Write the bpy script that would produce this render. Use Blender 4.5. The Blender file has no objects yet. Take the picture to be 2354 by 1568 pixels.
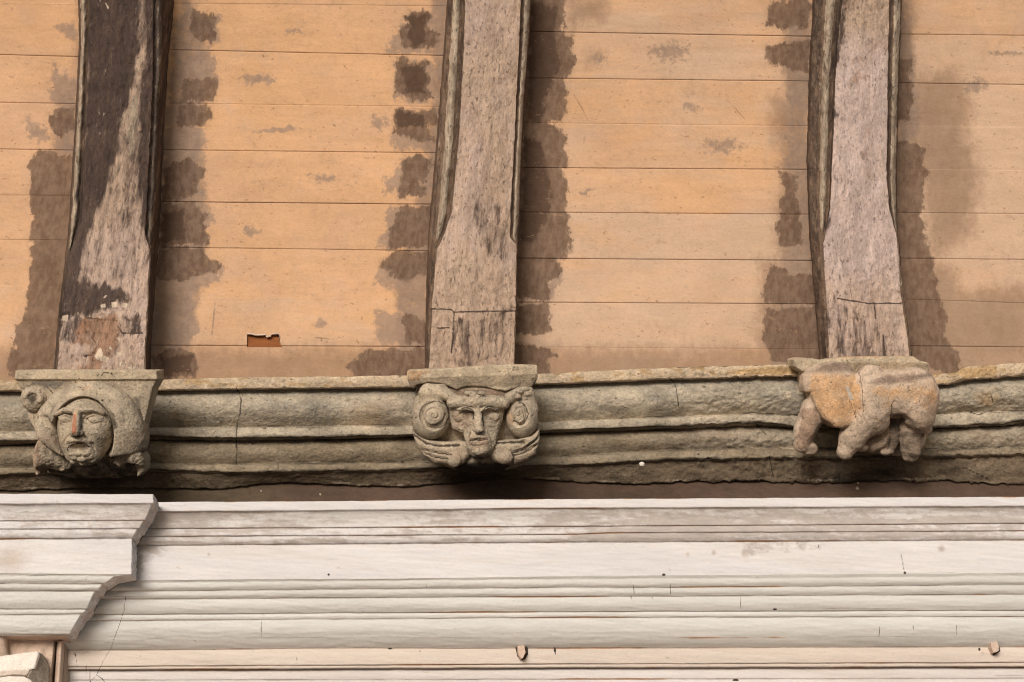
import bpy, math, random
import numpy as np
from mathutils import Vector
random.seed(7); np.random.seed(7)
SC = bpy.context.scene
R_ = math.radians

# ------------------------------------------------------------------ camera, sky, sun, exposure
FOC = 60.0
CAM = np.array([0.0, 0.0, 1.6])
YAW, PITCH, ROLL = R_(6.0), R_(28.0), R_(3.2)
fwd = np.array([math.sin(YAW)*math.cos(PITCH), math.cos(YAW)*math.cos(PITCH), math.sin(PITCH)])
rgt0 = np.array([math.cos(YAW), -math.sin(YAW), 0.0]); up0 = np.cross(rgt0, fwd)
rgt = rgt0*math.cos(ROLL) + up0*math.sin(ROLL)
up = np.cross(rgt, fwd)
cam = bpy.data.cameras.new('camera'); cam.lens = FOC; cam.sensor_width = 36; cam.clip_end = 500
co = bpy.data.objects.new('camera', cam); SC.collection.objects.link(co)
from mathutils import Matrix
M = Matrix(((rgt[0], up[0], -fwd[0], CAM[0]), (rgt[1], up[1], -fwd[1], CAM[1]), (rgt[2], up[2], -fwd[2], CAM[2]), (0,0,0,1)))
co.matrix_world = M
SC.camera = co

SUN_EL, SUN_AZ = R_(7), R_(203)          # azimuth clockwise from +Y
world = bpy.data.worlds.new("World"); SC.world = world; world.use_nodes = True
wn = world.node_tree; bg = wn.nodes['Background']
sky = wn.nodes.new('ShaderNodeTexSky'); sky.sky_type = 'NISHITA'; sky.sun_disc = False
sky.sun_elevation = SUN_EL; sky.sun_rotation = SUN_AZ
wn.links.new(sky.outputs[0], bg.inputs[0]); sky.dust_density = 3.0; sky.air_density = .8; sky.ozone_density = 1.0
bg.inputs[1].default_value = 0.15
sun = bpy.data.lights.new('sun', 'SUN'); sun.energy = 3.0; sun.angle = R_(24); sun.color = (1.0, .985, .985)
so = bpy.data.objects.new('sun', sun); SC.collection.objects.link(so)
sdir = Vector((math.sin(SUN_AZ)*math.cos(SUN_EL), math.cos(SUN_AZ)*math.cos(SUN_EL), math.sin(SUN_EL)))
so.rotation_euler = sdir.to_track_quat('Z', 'Y').to_euler()
SC.view_settings.view_transform = 'Standard'; SC.view_settings.look = 'None'
SC.view_settings.exposure = -0.28; SC.view_settings.gamma = 1.0
SC.cycles.filter_width = 1.1

# ------------------------------------------------------------------ measuring: photo point -> place
F_PX = 2353*FOC/36.0
WALL_Y = 5.0*math.cos(PITCH)               # the wall plane
def ray(px, py):
    a = (np.asarray(px, float)-1176.5)/F_PX; b = (784.0-np.asarray(py, float))/F_PX
    a, b = np.broadcast_arrays(a, b)
    return fwd + a[..., None]*rgt + b[..., None]*up
def P(px, py, out):                        # a point standing OUT metres before the wall
    d = ray(px, py); t = (WALL_Y-np.asarray(out)-CAM[1])/d[..., 1]
    return CAM + t[..., None]*d
Z0 = float(P(1176, 865, 0.0)[2])
def vault_out(z):
    h = np.maximum(z-Z0, -0.1)
    return -0.02 + .13*h + .17*h*h
def PV(px, py, h):                         # a point on the boarded cove, raised by h
    d = ray(px, py); t = np.full(d.shape[:-1], WALL_Y)/d[..., 1]
    for _ in range(30):
        z = CAM[2]+t*d[..., 2]
        t = (WALL_Y-vault_out(z)-np.asarray(h))/d[..., 1]
    return CAM + t[..., None]*d

# ------------------------------------------------------------------ noise in numpy
_tab = np.random.RandomState(3).rand(65536).astype(np.float32)
def _h(ix, iy, iz=0):
    return _tab[(ix*73856093 ^ iy*19349663 ^ iz*83492791) & 65535]
def vnoise(x, y, z=None):
    x = np.asarray(x, float); y = np.asarray(y, float)
    xi = np.floor(x).astype(np.int64); yi = np.floor(y).astype(np.int64)
    fx = x-xi; fy = y-yi; fx = fx*fx*(3-2*fx); fy = fy*fy*(3-2*fy)
    if z is None:
        return (_h(xi,yi)*(1-fx)+_h(xi+1,yi)*fx)*(1-fy)+(_h(xi,yi+1)*(1-fx)+_h(xi+1,yi+1)*fx)*fy
    z = np.asarray(z, float); zi = np.floor(z).astype(np.int64); fz = z-zi; fz = fz*fz*(3-2*fz)
    def pl(k): return (_h(xi,yi,k)*(1-fx)+_h(xi+1,yi,k)*fx)*(1-fy)+(_h(xi,yi+1,k)*(1-fx)+_h(xi+1,yi+1,k)*fx)*fy
    return pl(zi)*(1-fz)+pl(zi+1)*fz
def fbm(x, y, z=None, o=4):
    s = 0; a = .5; n = 0
    for k in range(o):
        f = 2.03**k
        s = s + a*vnoise(x*f+17*k, y*f+31*k, None if z is None else z*f+11*k); n += a; a *= .55
    return s/n                              # 0..1
# ------------------------------------------------------------------ polygon masks (in photo points)
def sd_poly(x, y, pts):
    pts = np.asarray(pts, float); d = np.full(x.shape, 1e18); ins = np.zeros(x.shape, bool)
    n = len(pts)
    for i in range(n):
        ax, ay = pts[i]; bx, by = pts[(i+1) % n]
        ex, ey = bx-ax, by-ay; L = ex*ex+ey*ey+1e-9
        t = np.clip(((x-ax)*ex+(y-ay)*ey)/L, 0, 1)
        d = np.minimum(d, (x-ax-t*ex)**2+(y-ay-t*ey)**2)
        c = ((ay > y) != (by > y)) & (x < (bx-ax)*(y-ay)/((by-ay) if abs(by-ay) > 1e-9 else 1e-9)+ax)
        ins ^= c
    d = np.sqrt(d); return np.where(ins, -d, d)
def sd_line(x, y, pts):
    pts = np.asarray(pts, float); d = np.full(x.shape, 1e18)
    for i in range(len(pts)-1):
        ax, ay = pts[i]; bx, by = pts[i+1]; ex, ey = bx-ax, by-ay
        t = np.clip(((x-ax)*ex+(y-ay)*ey)/(ex*ex+ey*ey+1e-9), 0, 1)
        d = np.minimum(d, (x-ax-t*ex)**2+(y-ay-t*ey)**2)
    return np.sqrt(d)
def mask(x, y, polys, soft=8, amp=1.0):
    m = np.zeros(x.shape)
    for p in polys:
        p = np.asarray(p, float)
        if p[:,0].max()+soft*3 < x.min() or p[:,0].min()-soft*3 > x.max(): continue
        m = np.maximum(m, np.clip(.5-sd_poly(x, y, p)/(2*soft), 0, 1))
    return m*amp
def blob(x, y, cx, cy, rx, ry):
    return np.clip(1.15-np.sqrt(((x-cx)/rx)**2+((y-cy)/ry)**2), 0, 1)
def cp(pts, k, ox=0, oy=0): return [(a*k+ox, b*k+oy) for a, b in pts]

# ------------------------------------------------------------------ scene objects
def tag(o, label=None, cat=None, group=None, kind=None):
    if label: o['label'] = label
    if cat: o['category'] = cat
    if group: o['group'] = group
    if kind: o['kind'] = kind
    return o
def empty(name, loc, label, cat, group=None):
    o = bpy.data.objects.new(name, None); o.empty_display_size = .05
    SC.collection.objects.link(o); o.location = loc
    return tag(o, label, cat, group)
def origin_of(par):
    v = np.zeros(3)
    while par is not None:
        v = v+np.array(par.location); par = par.parent
    return v
def mesh_obj(name, V, F, mat, parent=None, attrs=None, loc=None, smooth=True):
    V = np.asarray(V, np.float64); F = np.asarray(F, np.int32)
    base = origin_of(parent)
    if loc is not None: base = base*0+np.asarray(loc)
    me = bpy.data.meshes.new(name)
    me.vertices.add(len(V)); me.vertices.foreach_set('co', (V-base).astype(np.float32).ravel())
    n = F.shape[1]
    me.loops.add(F.size); me.loops.foreach_set('vertex_index', F.ravel())
    me.polygons.add(len(F)); me.polygons.foreach_set('loop_start', np.arange(0, F.size, n, dtype=np.int32))
    me.polygons.foreach_set('loop_total', np.full(len(F), n, np.int32))
    if smooth: me.polygons.foreach_set('use_smooth', np.ones(len(F), bool))
    for k, a in (attrs or {}).items():
        at = me.attributes.new(k, 'FLOAT', 'POINT'); at.data.foreach_set('value', np.asarray(a, np.float32).ravel())
    me.update(calc_edges=True); me.validate()
    me.materials.append(mat)
    o = bpy.data.objects.new(name, me); SC.collection.objects.link(o)
    if parent is not None:
        o.parent = parent
        if loc is not None: o.location = np.asarray(loc)-origin_of(parent)
    elif loc is not None: o.location = loc
    return o
def grid_obj(name, pts, mat, parent=None, attrs=None, drop=None, skirt=0.05, skirt_sides='tblr', loc=None):
    Rr, C = pts.shape[:2]
    idx = np.arange(Rr*C).reshape(Rr, C)
    q = np.stack([idx[:-1,:-1], idx[1:,:-1], idx[1:,1:], idx[:-1,1:]], -1)
    if drop is not None: q = q[~drop[:-1,:-1]]
    q = q.reshape(-1, 4); V = pts.reshape(-1, 3); A = {k: v.reshape(-1) for k, v in (attrs or {}).items()}
    if skirt:
        for s in skirt_sides:
            e = {'t': idx[0], 'b': idx[-1][::-1], 'l': idx[:,0][::-1], 'r': idx[:,-1]}[s]
            nb = V[e]+np.array([0, skirt, 0]); i0 = len(V); V = np.vstack([V, nb])
            n = i0+np.arange(len(e))
            q = np.vstack([q, np.stack([e[:-1], e[1:], n[1:], n[:-1]], -1)])
            A = {k: np.concatenate([v, v[e]]) for k, v in A.items()}
    return mesh_obj(name, V, q, mat, parent, A, loc)

# ------------------------------------------------------------------ materials
class NB:
    def __init__(s, name):
        s.m = bpy.data.materials.new(name); s.m.use_nodes = True; s.t = s.m.node_tree
        s.b = s.t.nodes['Principled BSDF']; s.pos = s.t.nodes.new('ShaderNodeNewGeometry').outputs['Position']
    def put(s, n, i, v):
        if isinstance(v, bpy.types.NodeSocket): s.t.links.new(v, n.inputs[i])
        else: n.inputs[i].default_value = v
    def noise(s, scale, detail=4, rough=.6, st=(1,1,1), dist=0, off=0):
        mp = s.t.nodes.new('ShaderNodeMapping'); s.put(mp, 0, s.pos); mp.inputs['Scale'].default_value = st
        mp.inputs['Location'].default_value = (off, off*.7, off*1.3)
        n = s.t.nodes.new('ShaderNodeTexNoise'); s.put(n, 'Vector', mp.outputs[0])
        n.inputs['Scale'].default_value = scale; n.inputs['Detail'].default_value = detail
        n.inputs['Roughness'].default_value = rough; n.inputs['Distortion'].default_value = dist
        return n.outputs[0]
    def vor(s, scale, st=(1,1,1), feature='F1'):
        mp = s.t.nodes.new('ShaderNodeMapping'); s.put(mp, 0, s.pos); mp.inputs['Scale'].default_value = st
        n = s.t.nodes.new('ShaderNodeTexVoronoi'); n.feature = feature; s.put(n, 'Vector', mp.outputs[0]); n.inputs['Scale'].default_value = scale
        return n.outputs['Distance']
    def rng(s, v, a, b, c=0, d=1):
        n = s.t.nodes.new('ShaderNodeMapRange'); n.interpolation_type = 'SMOOTHSTEP'; s.put(n, 0, v)
        for i, x in enumerate((a, b, c, d)): n.inputs[i+1].default_value = x
        return n.outputs[0]
    def math(s, op, a, b=0):
        n = s.t.nodes.new('ShaderNodeMath'); n.operation = op; s.put(n, 0, a); s.put(n, 1, b); return n.outputs[0]
    def mix(s, f, a, b, mode='MIX'):
        n = s.t.nodes.new('ShaderNodeMix'); n.data_type = 'RGBA'; n.blend_type = mode
        s.put(n, 0, f)
        for i, v in ((6, a), (7, b)):
            s.put(n, i, v if isinstance(v, bpy.types.NodeSocket) else (*v, 1))
        return n.outputs[2]
    def attr(s, name):
        n = s.t.nodes.new('ShaderNodeAttribute'); n.attribute_name = name; return n.outputs['Fac']
    def bump(s, h, strength, dist, prev=None):
        n = s.t.nodes.new('ShaderNodeBump'); n.inputs['Strength'].default_value = strength; n.inputs['Distance'].default_value = dist
        s.put(n, 'Height', h)
        if prev is not None: s.put(n, 'Normal', prev)
        return n.outputs[0]
def weather(name, c1, c2, c3=None, s1=3, s2=14, st=(1,1,1), var=.25, grain=(160, (1,1,1), .25), pits=(.66, 120, (1,1,1), (.12,.09,.07), .6),
            layers=(), flakes=(), bump=(.5, .004), rough=.9, fine=.15, off=0):
    b = NB(name)
    col = b.mix(b.rng(b.noise(s1, 5, .6, st, .3, off), .36, .64), c1, c2)
    if c3: col = b.mix(b.math('MULTIPLY', b.rng(b.noise(s2, 6, .65, st, .5, off+3), .48, .72), .8), col, c3)
    ty = b.rng(b.noise(s2*.7, 7, .7, st, .4, off+9), .3, .7, 1-var, 1+var*.5)
    g = b.noise(grain[0], 4, .7, grain[1], 0, off)
    gv = b.rng(g, .3, .7, 1-grain[2], 1+grain[2]*.6)
    f = b.math('MULTIPLY', ty, gv)
    fine_n = b.rng(b.noise(420, 2, .6), .3, .7, 1-fine, 1+fine*.7)
    f = b.math('MULTIPLY', f, fine_n)
    hgt = b.math('ADD', b.math('MULTIPLY', g, .5), b.math('MULTIPLY', b.noise(60, 6, .65, st), .6))
    for L in layers:
        at, lc, sc, amp, soft, strength = L[:6]; stv = L[6] if len(L) > 6 else (1,1,1)
        lc2 = L[7] if len(L) > 7 else tuple(x*.72 for x in lc)
        a = b.attr(at); n = b.noise(sc, 7, .68, stv, .3, off+len(at))
        v = b.math('ADD', a, b.math('MULTIPLY', b.math('SUBTRACT', n, .5), amp))
        v = b.math('MULTIPLY', b.rng(v, .5-soft, .5+soft), b.math('MULTIPLY', b.rng(a, 0.0, .12), strength))
        lcol = b.mix(b.rng(b.noise(sc*.5+9, 5, .65, stv, .2, off+5), .35, .65), lc, lc2)
        col = b.mix(v, col, lcol)
    for i_, (fs, fst, th, sf, fc, fk) in enumerate(flakes):
        zn = b.rng(b.noise(fs*.16, 3, .6, fst, 0, off+40+i_), .42, .62)
        fm = b.math('MULTIPLY', b.math('MULTIPLY', b.rng(b.noise(fs, 8, .72, fst, .25, off+20+7*i_), th, th+sf), zn), fk)
        col = b.mix(fm, col, fc); hgt = b.math('ADD' if sum(fc) > .9 else 'SUBTRACT', hgt, b.math('MULTIPLY', fm, .35))
    vm = b.t.nodes.new('ShaderNodeVectorMath'); vm.operation = 'SCALE'; b.put(vm, 0, col); b.put(vm, 'Scale', f)
    col = vm.outputs[0]
    if pits:
        pn = b.noise(pits[1], 3, .6, pits[2], 0, off+2)
        big = b.rng(b.noise(9, 3, .6, (1,1,1), 0, off+6), .35, .7, .4, 1)
        pm = b.rng(pn, pits[0], pits[0]+.06)
        col = b.mix(b.math('MULTIPLY', b.math('MULTIPLY', pm, big), pits[4]), col, pits[3])
        hgt = b.math('SUBTRACT', hgt, b.math('MULTIPLY', pm, .8))
    b.put(b.b, 'Base Color', col); b.put(b.b, 'Roughness', rough)
    b.b.inputs['Specular IOR Level'].default_value = .25
    b.put(b.b, 'Normal', b.bump(hgt, bump[0], bump[1]))
    return b.m

BROWN = (.125, .075, .05); BROWN2 = (.085, .05, .034); GREYST = (.27, .2, .16)
M_board = weather('ochre_board_paint', (.69,.42,.235), (.67,.42,.258), (.63,.41,.275), 2.0, 7, (.8,1,1.2), .11,
    (150, (.6,1,1), .06), (.645, 95, (.7,1,1), (.24,.13,.075), .7),
    layers=[('pale', (.63,.445,.315), 5, .8, .3, .9, (.7,1,1), (.61,.44,.325)),
            ('soot_shade', (.28,.18,.115), 45, 1.05, .42, .74, (1,1,.6), (.33,.22,.15)),  # soot, also the painted shading at the board bottoms
            ('grey', GREYST, 75, 1.9, .2, .74, (.9,1,.8), (.36,.26,.20)),
            ('dark', BROWN, 95, 1.6, .2, .86, (1.2,1,.5), (.21,.14,.10)),
            ('deep', BROWN2, 60, .7, .12, .85, (1,1,.5), (.10,.06,.04)),
            ('seam', (.16,.09,.055), 30, 1.2, .24, .48)], flakes=((60,(.5,1,1.2),.60,.03,(.42,.27,.17),.55),(90,(.7,1,.8),.64,.03,(.36,.28,.23),.5),(140,(.6,1,1),.66,.03,(.72,.50,.30),.6)), bump=(.35, .002), rough=.85, fine=.07)
M_beam = weather('weathered_beam_paint', (.47,.345,.262), (.51,.38,.29), (.34,.245,.185), 6, 22, (1.6,1,.35), .22,
    (190, (1,1,.25), .2), (.61, 95, (1.3,1,.45), (.09,.062,.05), .6),
    layers=[('umber', (.20,.145,.118), 42, 1.25, .22, .9, (1.7,1,.3), (.155,.11,.09)), ('lilac', (.60,.485,.455), 14, .8, .35, .85, (1,1,.4), (.55,.435,.40)), ('rose', (.54,.405,.335), 18, .9, .3, .8, (1,1,.4), (.55,.43,.385)),
            ('light', (.43,.36,.27), 45, 1.3, .2, .85, (2,1,.25), (.30,.24,.19)),
            ('dark', (.052,.036,.033), 38, 1.15, .16, .93, (1.8,1,.28), (.085,.055,.044)),
            ('rust', (.36,.2,.12), 30, 1.2, .2, .8),
            ('white', (.75,.62,.48), 70, 1.0, .06, .95)], flakes=((45,(1.7,1,.35),.57,.06,(.21,.145,.105),.42),(60,(1.7,1,.4),.59,.05,(.58,.46,.37),.5),(130,(1.5,1,.5),.60,.05,(.10,.07,.055),.7)), bump=(.7, .005), rough=.9, fine=.14)
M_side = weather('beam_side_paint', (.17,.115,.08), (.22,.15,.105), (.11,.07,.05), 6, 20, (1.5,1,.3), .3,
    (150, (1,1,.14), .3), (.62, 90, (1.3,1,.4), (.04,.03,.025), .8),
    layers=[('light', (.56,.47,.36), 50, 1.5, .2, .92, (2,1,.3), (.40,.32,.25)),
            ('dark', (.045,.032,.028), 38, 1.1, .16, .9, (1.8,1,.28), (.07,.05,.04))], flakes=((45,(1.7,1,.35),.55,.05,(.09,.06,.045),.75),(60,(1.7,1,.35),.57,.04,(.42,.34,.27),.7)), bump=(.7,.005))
M_stone = weather('grey_lichen_stone', (.56,.485,.375), (.46,.40,.315), (.35,.30,.235), 5, 17, (.8,1,1.15), .3,
    (150, (.75,1,1), .22), (.66, 85, (.8,1,1.2), (.05,.04,.03), .7),
    layers=[('cream', (.70,.56,.41), 30, .8, .25, .9, (.8,1,1.2), (.62,.48,.33)),
            ('ochre', (.55,.36,.17), 22, 1.1, .25, .8, (.7,1,1)),
            ('pink', (.52,.415,.32), 28, 1.0, .25, .8, (.5,1,1)),
            ('blue', (.36,.345,.30), 18, 1.0, .3, .8, (.4,1,1.2), (.29,.28,.245)),
            ('olive', (.30,.235,.155), 16, .9, .3, .85, (.4,1,1.3), (.23,.18,.12)),
            ('umber', (.135,.10,.07), 22, 1.0, .3, .85, (.4,1,1.4), (.20,.15,.105)),
            ('dark', (.04,.033,.024), 30, .9, .22, .92, (.35,1,1.4), (.07,.055,.038)),
            ('white', (.62,.52,.40), 70, 1.2, .12, .9)], flakes=((50,(.7,1,1.2),.57,.07,(.17,.14,.10),.38),(70,(.7,1,1.1),.60,.04,(.64,.55,.43),.45),(130,(.8,1,1),.63,.05,(.12,.095,.07),.45)), bump=(.8, .007), rough=.95, fine=.16)
M_sooty = weather('brown_wash_wall', (.105,.068,.05), (.13,.088,.066), (.085,.06,.045), 5, 14, (.5,1,1), .22,
    (130, (.3,1,1), .12), (.69, 45, (1,1,1), (.02,.014,.01), .8),
    layers=[('olive', (.13,.105,.065), 14, .8, .3, .7, (.5,1,1)), ('white', (.6,.5,.38), 60, .5, .08, .9)], bump=(.4,.003))
M_carve = weather('carved_sandstone', (.55,.465,.355), (.47,.395,.30), (.37,.305,.24), 12, 30, (1,1,1), .28,
    (180, (1,1,1), .2), (.645, 110, (1,1,1), (.06,.045,.035), .7),
    layers=[('peach', (.72,.55,.42), 25, .9, .3, .85, (1,1,1), (.66,.52,.41)), ('cream', (.65,.54,.40), 30, .8, .25, .85, (1,1,1), (.58,.475,.34)),
            ('ochre', (.68,.40,.20), 45, 1.4, .36, .9, (1,1,1), (.64,.42,.25)),
            ('pinkr', (.46,.32,.23), 60, 1.0, .25, .9),
            ('shdw', (.25,.18,.14), 30, .6, .3, .9, (1,1,1), (.27,.19,.145)),  # shade of top faces and hollows, painted grey-brown
            ('blue', (.20,.185,.165), 30, 1.0, .25, .75),
            ('dark', (.035,.028,.022), 28, .8, .2, .9, (1,1,1), (.055,.042,.03)),
            ('red', (.48,.13,.07), 70, 1.1, .25, .8, (1,1,1), (.5,.25,.14)),
            ('white', (.66,.62,.56), 50, .6, .1, .9)], flakes=((60,(1,1,1),.58,.05,(.17,.13,.095),.55),(80,(1,1,1),.61,.03,(.60,.50,.36),.6),(150,(1,1,1),.62,.05,(.10,.075,.055),.6)), bump=(.8,.006), rough=.95, fine=.14)
M_white = weather('worn_white_paint', (.72,.70,.71), (.71,.70,.72), (.68,.655,.645), 3, 9, (.22,1,1.6), .08,
    (110, (.08,1,1.4), .06), (.715, 70, (.6,1,1), (.25,.18,.13), .55),
    layers=[('sage', (.63,.645,.625), 10, .8, .35, .8, (.10,1,2.4), (.68,.685,.665)),
            ('tan', (.62,.525,.45), 8, .6, .35, .8, (.12,1,2), (.66,.58,.505)),
            ('murk', (.38,.335,.30), 60, 2.0, .28, .72, (.5,1,1.0), (.48,.42,.38)),  # dirt; on the returned end also painted shade
            ('stain', (.52,.43,.36), 20, .8, .3, .7, (.5,1,1)),
            ('rust', (.5,.25,.1), 30, 1.0, .2, .8, (.2,1,1)),
            ('seam', (.22,.145,.095), 24, 1.25, .24, .5, (.2,1,1)),
            ('black', (.03,.02,.015), 60, .5, .12, .95)], flakes=((60,(.35,1,1.5),.63,.04,(.42,.34,.28),.5),(110,(.6,1,1.2),.66,.04,(.32,.24,.19),.5)), bump=(.4,.003), rough=.7, fine=.06)
M_white2 = weather('old_cream_plaster', (.66,.52,.43), (.60,.46,.37), (.54,.40,.31), 6, 18, (1,1,.5), .15,
    (110, (1,1,.4), .07), (.70, 70, (1,1,1), (.2,.13,.09), .6),
    layers=[('stain', (.42,.32,.25), 20, .8, .3, .7), ('black', (.03,.02,.015), 60, .5, .12, .95), ('seam', (.13,.08,.05), 24, .7, .2, .9)], bump=(.4,.003), rough=.8)
M_break = weather('broken_plaster', (.50,.43,.35), (.40,.34,.275), (.30,.25,.2), 30, 60, (1,1,1), .25, (180,(1,1,1),.15), (.66,90,(1,1,1),(.12,.09,.07),.6), bump=(.8,.005))
M_fresh = weather('bright_white_plaster', (.86,.80,.74), (.83,.77,.70), (.80,.71,.62), 6, 20, (.5,1,1), .06, (90,(1,1,1),.04), (.72,70,(1,1,1),(.4,.3,.22),.4),
    layers=[('stain', (.62,.5,.42), 20, .8, .3, .7)], bump=(.3,.002), rough=.7)
M_hole = weather('raw_brown_wood', (.30,.115,.04), (.25,.09,.032), (.17,.06,.022), 6, 20, (.3,1,1), .2, (110,(.1,1,1),.15), None, bump=(.4,.002))
M_dust = weather('ledge_dust', (.13,.10,.08), (.10,.08,.065), None, 8, 30, (1,1,1), .2, (120,(1,1,1),.15), None, bump=(.6,.004))
M_crack = weather('crack_dark', (.05,.035,.025), (.07,.05,.035), None, 20, 40, (1,1,1), .2, (150,(1,1,1),.1), None, bump=(.2,.002))
M_ground = weather('pale_paving', (.58,.50,.42), (.54,.46,.38), (.48,.41,.34), .5, 2, (1,1,1), .12, (20,(1,1,1),.08), None, bump=(.3,.01))

# ------------------------------------------------------------------ ground (below the frame; it throws the light up)
g = bpy.data.meshes.new('ground')
g.from_pydata([(-200,-200,0),(200,-200,0),(200,200,0),(-200,200,0)], [], [(0,1,2,3)]); g.materials.append(M_ground)
go = bpy.data.objects.new('ground', g); SC.collection.objects.link(go); tag(go, kind='structure')

# the plain wall that carries the cornices (below the frame) and added side blockers
zt = float(P(1176., 1612., .10)[2]); yf = WALL_Y-.10
xl_, xr_ = float(P(-170., 850., 0.)[0]), float(P(2418., 850., 0.)[0])+.02
wv, wf = [], []
for x0, x1, z1, dy in ((-9, xl_, 8.2, 0), (xl_, xr_, zt, .004), (xr_, 10, 8.2, 0)):  # tall outer boxes: unseen, added to keep stray sun out
    i0 = len(wv); wv += [(x, y-yf, z) for z in (0, z1) for y in (yf+dy, yf+.6-dy) for x in (x0, x1)]
    wf += [tuple(i0+k for k in f_) for f_ in ((0,1,5,4),(2,6,7,3),(0,4,6,2),(1,3,7,5),(4,5,7,6),(0,2,3,1))]
gm = bpy.data.meshes.new('wall'); gm.from_pydata(wv, [], wf)
gm.materials.append(M_white2); wo = bpy.data.objects.new('wall', gm); wo.location = (0, yf, 0); SC.collection.objects.link(wo)
tag(wo, 'plain plastered wall carrying the white cornice, with unseen sun-blocking side walls added', 'wall')

# ------------------------------------------------------------------ generic moulded run along the wall
def interp(pl, X):
    if np.isscalar(pl): return np.full(X.shape, float(pl))
    xs = [p[0] for p in pl]; ys = [p[1] for p in pl]
    y = np.interp(X, xs, ys)
    if xs[0] < xs[-1]:
        y = np.where(X > xs[-1], ys[-1]+(X-xs[-1])*((ys[-1]-ys[-2])/(xs[-1]-xs[-2]))*.6, y)
    return y
def run(lines, X, wob=0.8, rough=.002, rs=(1/40., 1/9.), seed=0, xof=None):
    """lines: (y polyline, out, rows, bulge) -> points, PX, PY, segment index of each row"""
    pts = []; PXs = []; PYs = []; seg = []
    Ls = []
    for j, L in enumerate(lines):
        Xj = X if xof is None else xof(j, X)
        y = interp(L[0], Xj)+wob*(fbm(Xj/35., np.full(X.shape, j*7.3+seed), o=4)-.5)*2.2
        out = L[1]+ (0 if len(L) < 5 else L[4](Xj))
        Ls.append((Xj, y, P(Xj, y, out)))
    for j in range(len(lines)-1):
        (Xa, ya, A), (Xb, yb, B) = Ls[j], Ls[j+1]
        n = lines[j][2]; bl = lines[j][3]
        d = B-A; nr = np.stack([np.zeros(len(X)), d[:,2], -d[:,1]], -1); nr /= np.linalg.norm(nr, axis=1)[:,None]+1e-9
        sgn = np.sign(nr@np.array([0,-1,-.55]))[:,None]; nr = nr*sgn
        for i in range(n+(1 if j == len(lines)-2 else 0)):
            t = i/n
            p = A+(B-A)*t; px = Xa+(Xb-Xa)*t; py = ya+(yb-ya)*t
            k = bl*math.sin(math.pi*t) if np.isscalar(bl) else 0
            m_ = lines[j][5](px) if len(lines[j]) > 5 else 1.0
            dis = k+m_*(rough*2*(fbm(px*rs[0]+seed, py*rs[1]+j, o=5)-.5)+rough*.8*(fbm(px/7.+seed, py/5., o=3)-.5))
            pts.append(p+nr*np.reshape(dis, (-1,1))); PXs.append(px); PYs.append(py); seg.append(j)
    return np.array(pts), np.array(PXs), np.array(PYs), np.array(seg)
def split_run(names, lines, X, mat, parent, attrs, cuts, skirt=.02, **kw):
    pts, PX, PY, seg = run(lines, X, **kw)
    A = attrs(PX, PY, seg)
    out = []
    for nm, (a, b) in zip(names, cuts):     # segments a..b (inclusive) make one part
        rows = np.where((seg >= a) & (seg <= b))[0]
        r0, r1 = rows[0], min(rows[-1]+2, len(seg))
        out.append(grid_obj(nm, pts[r0:r1], mat, parent, {k: v[r0:r1] for k, v in A.items()}, skirt=skirt, skirt_sides='lr'))
    return out

exec_parts = []
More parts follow.
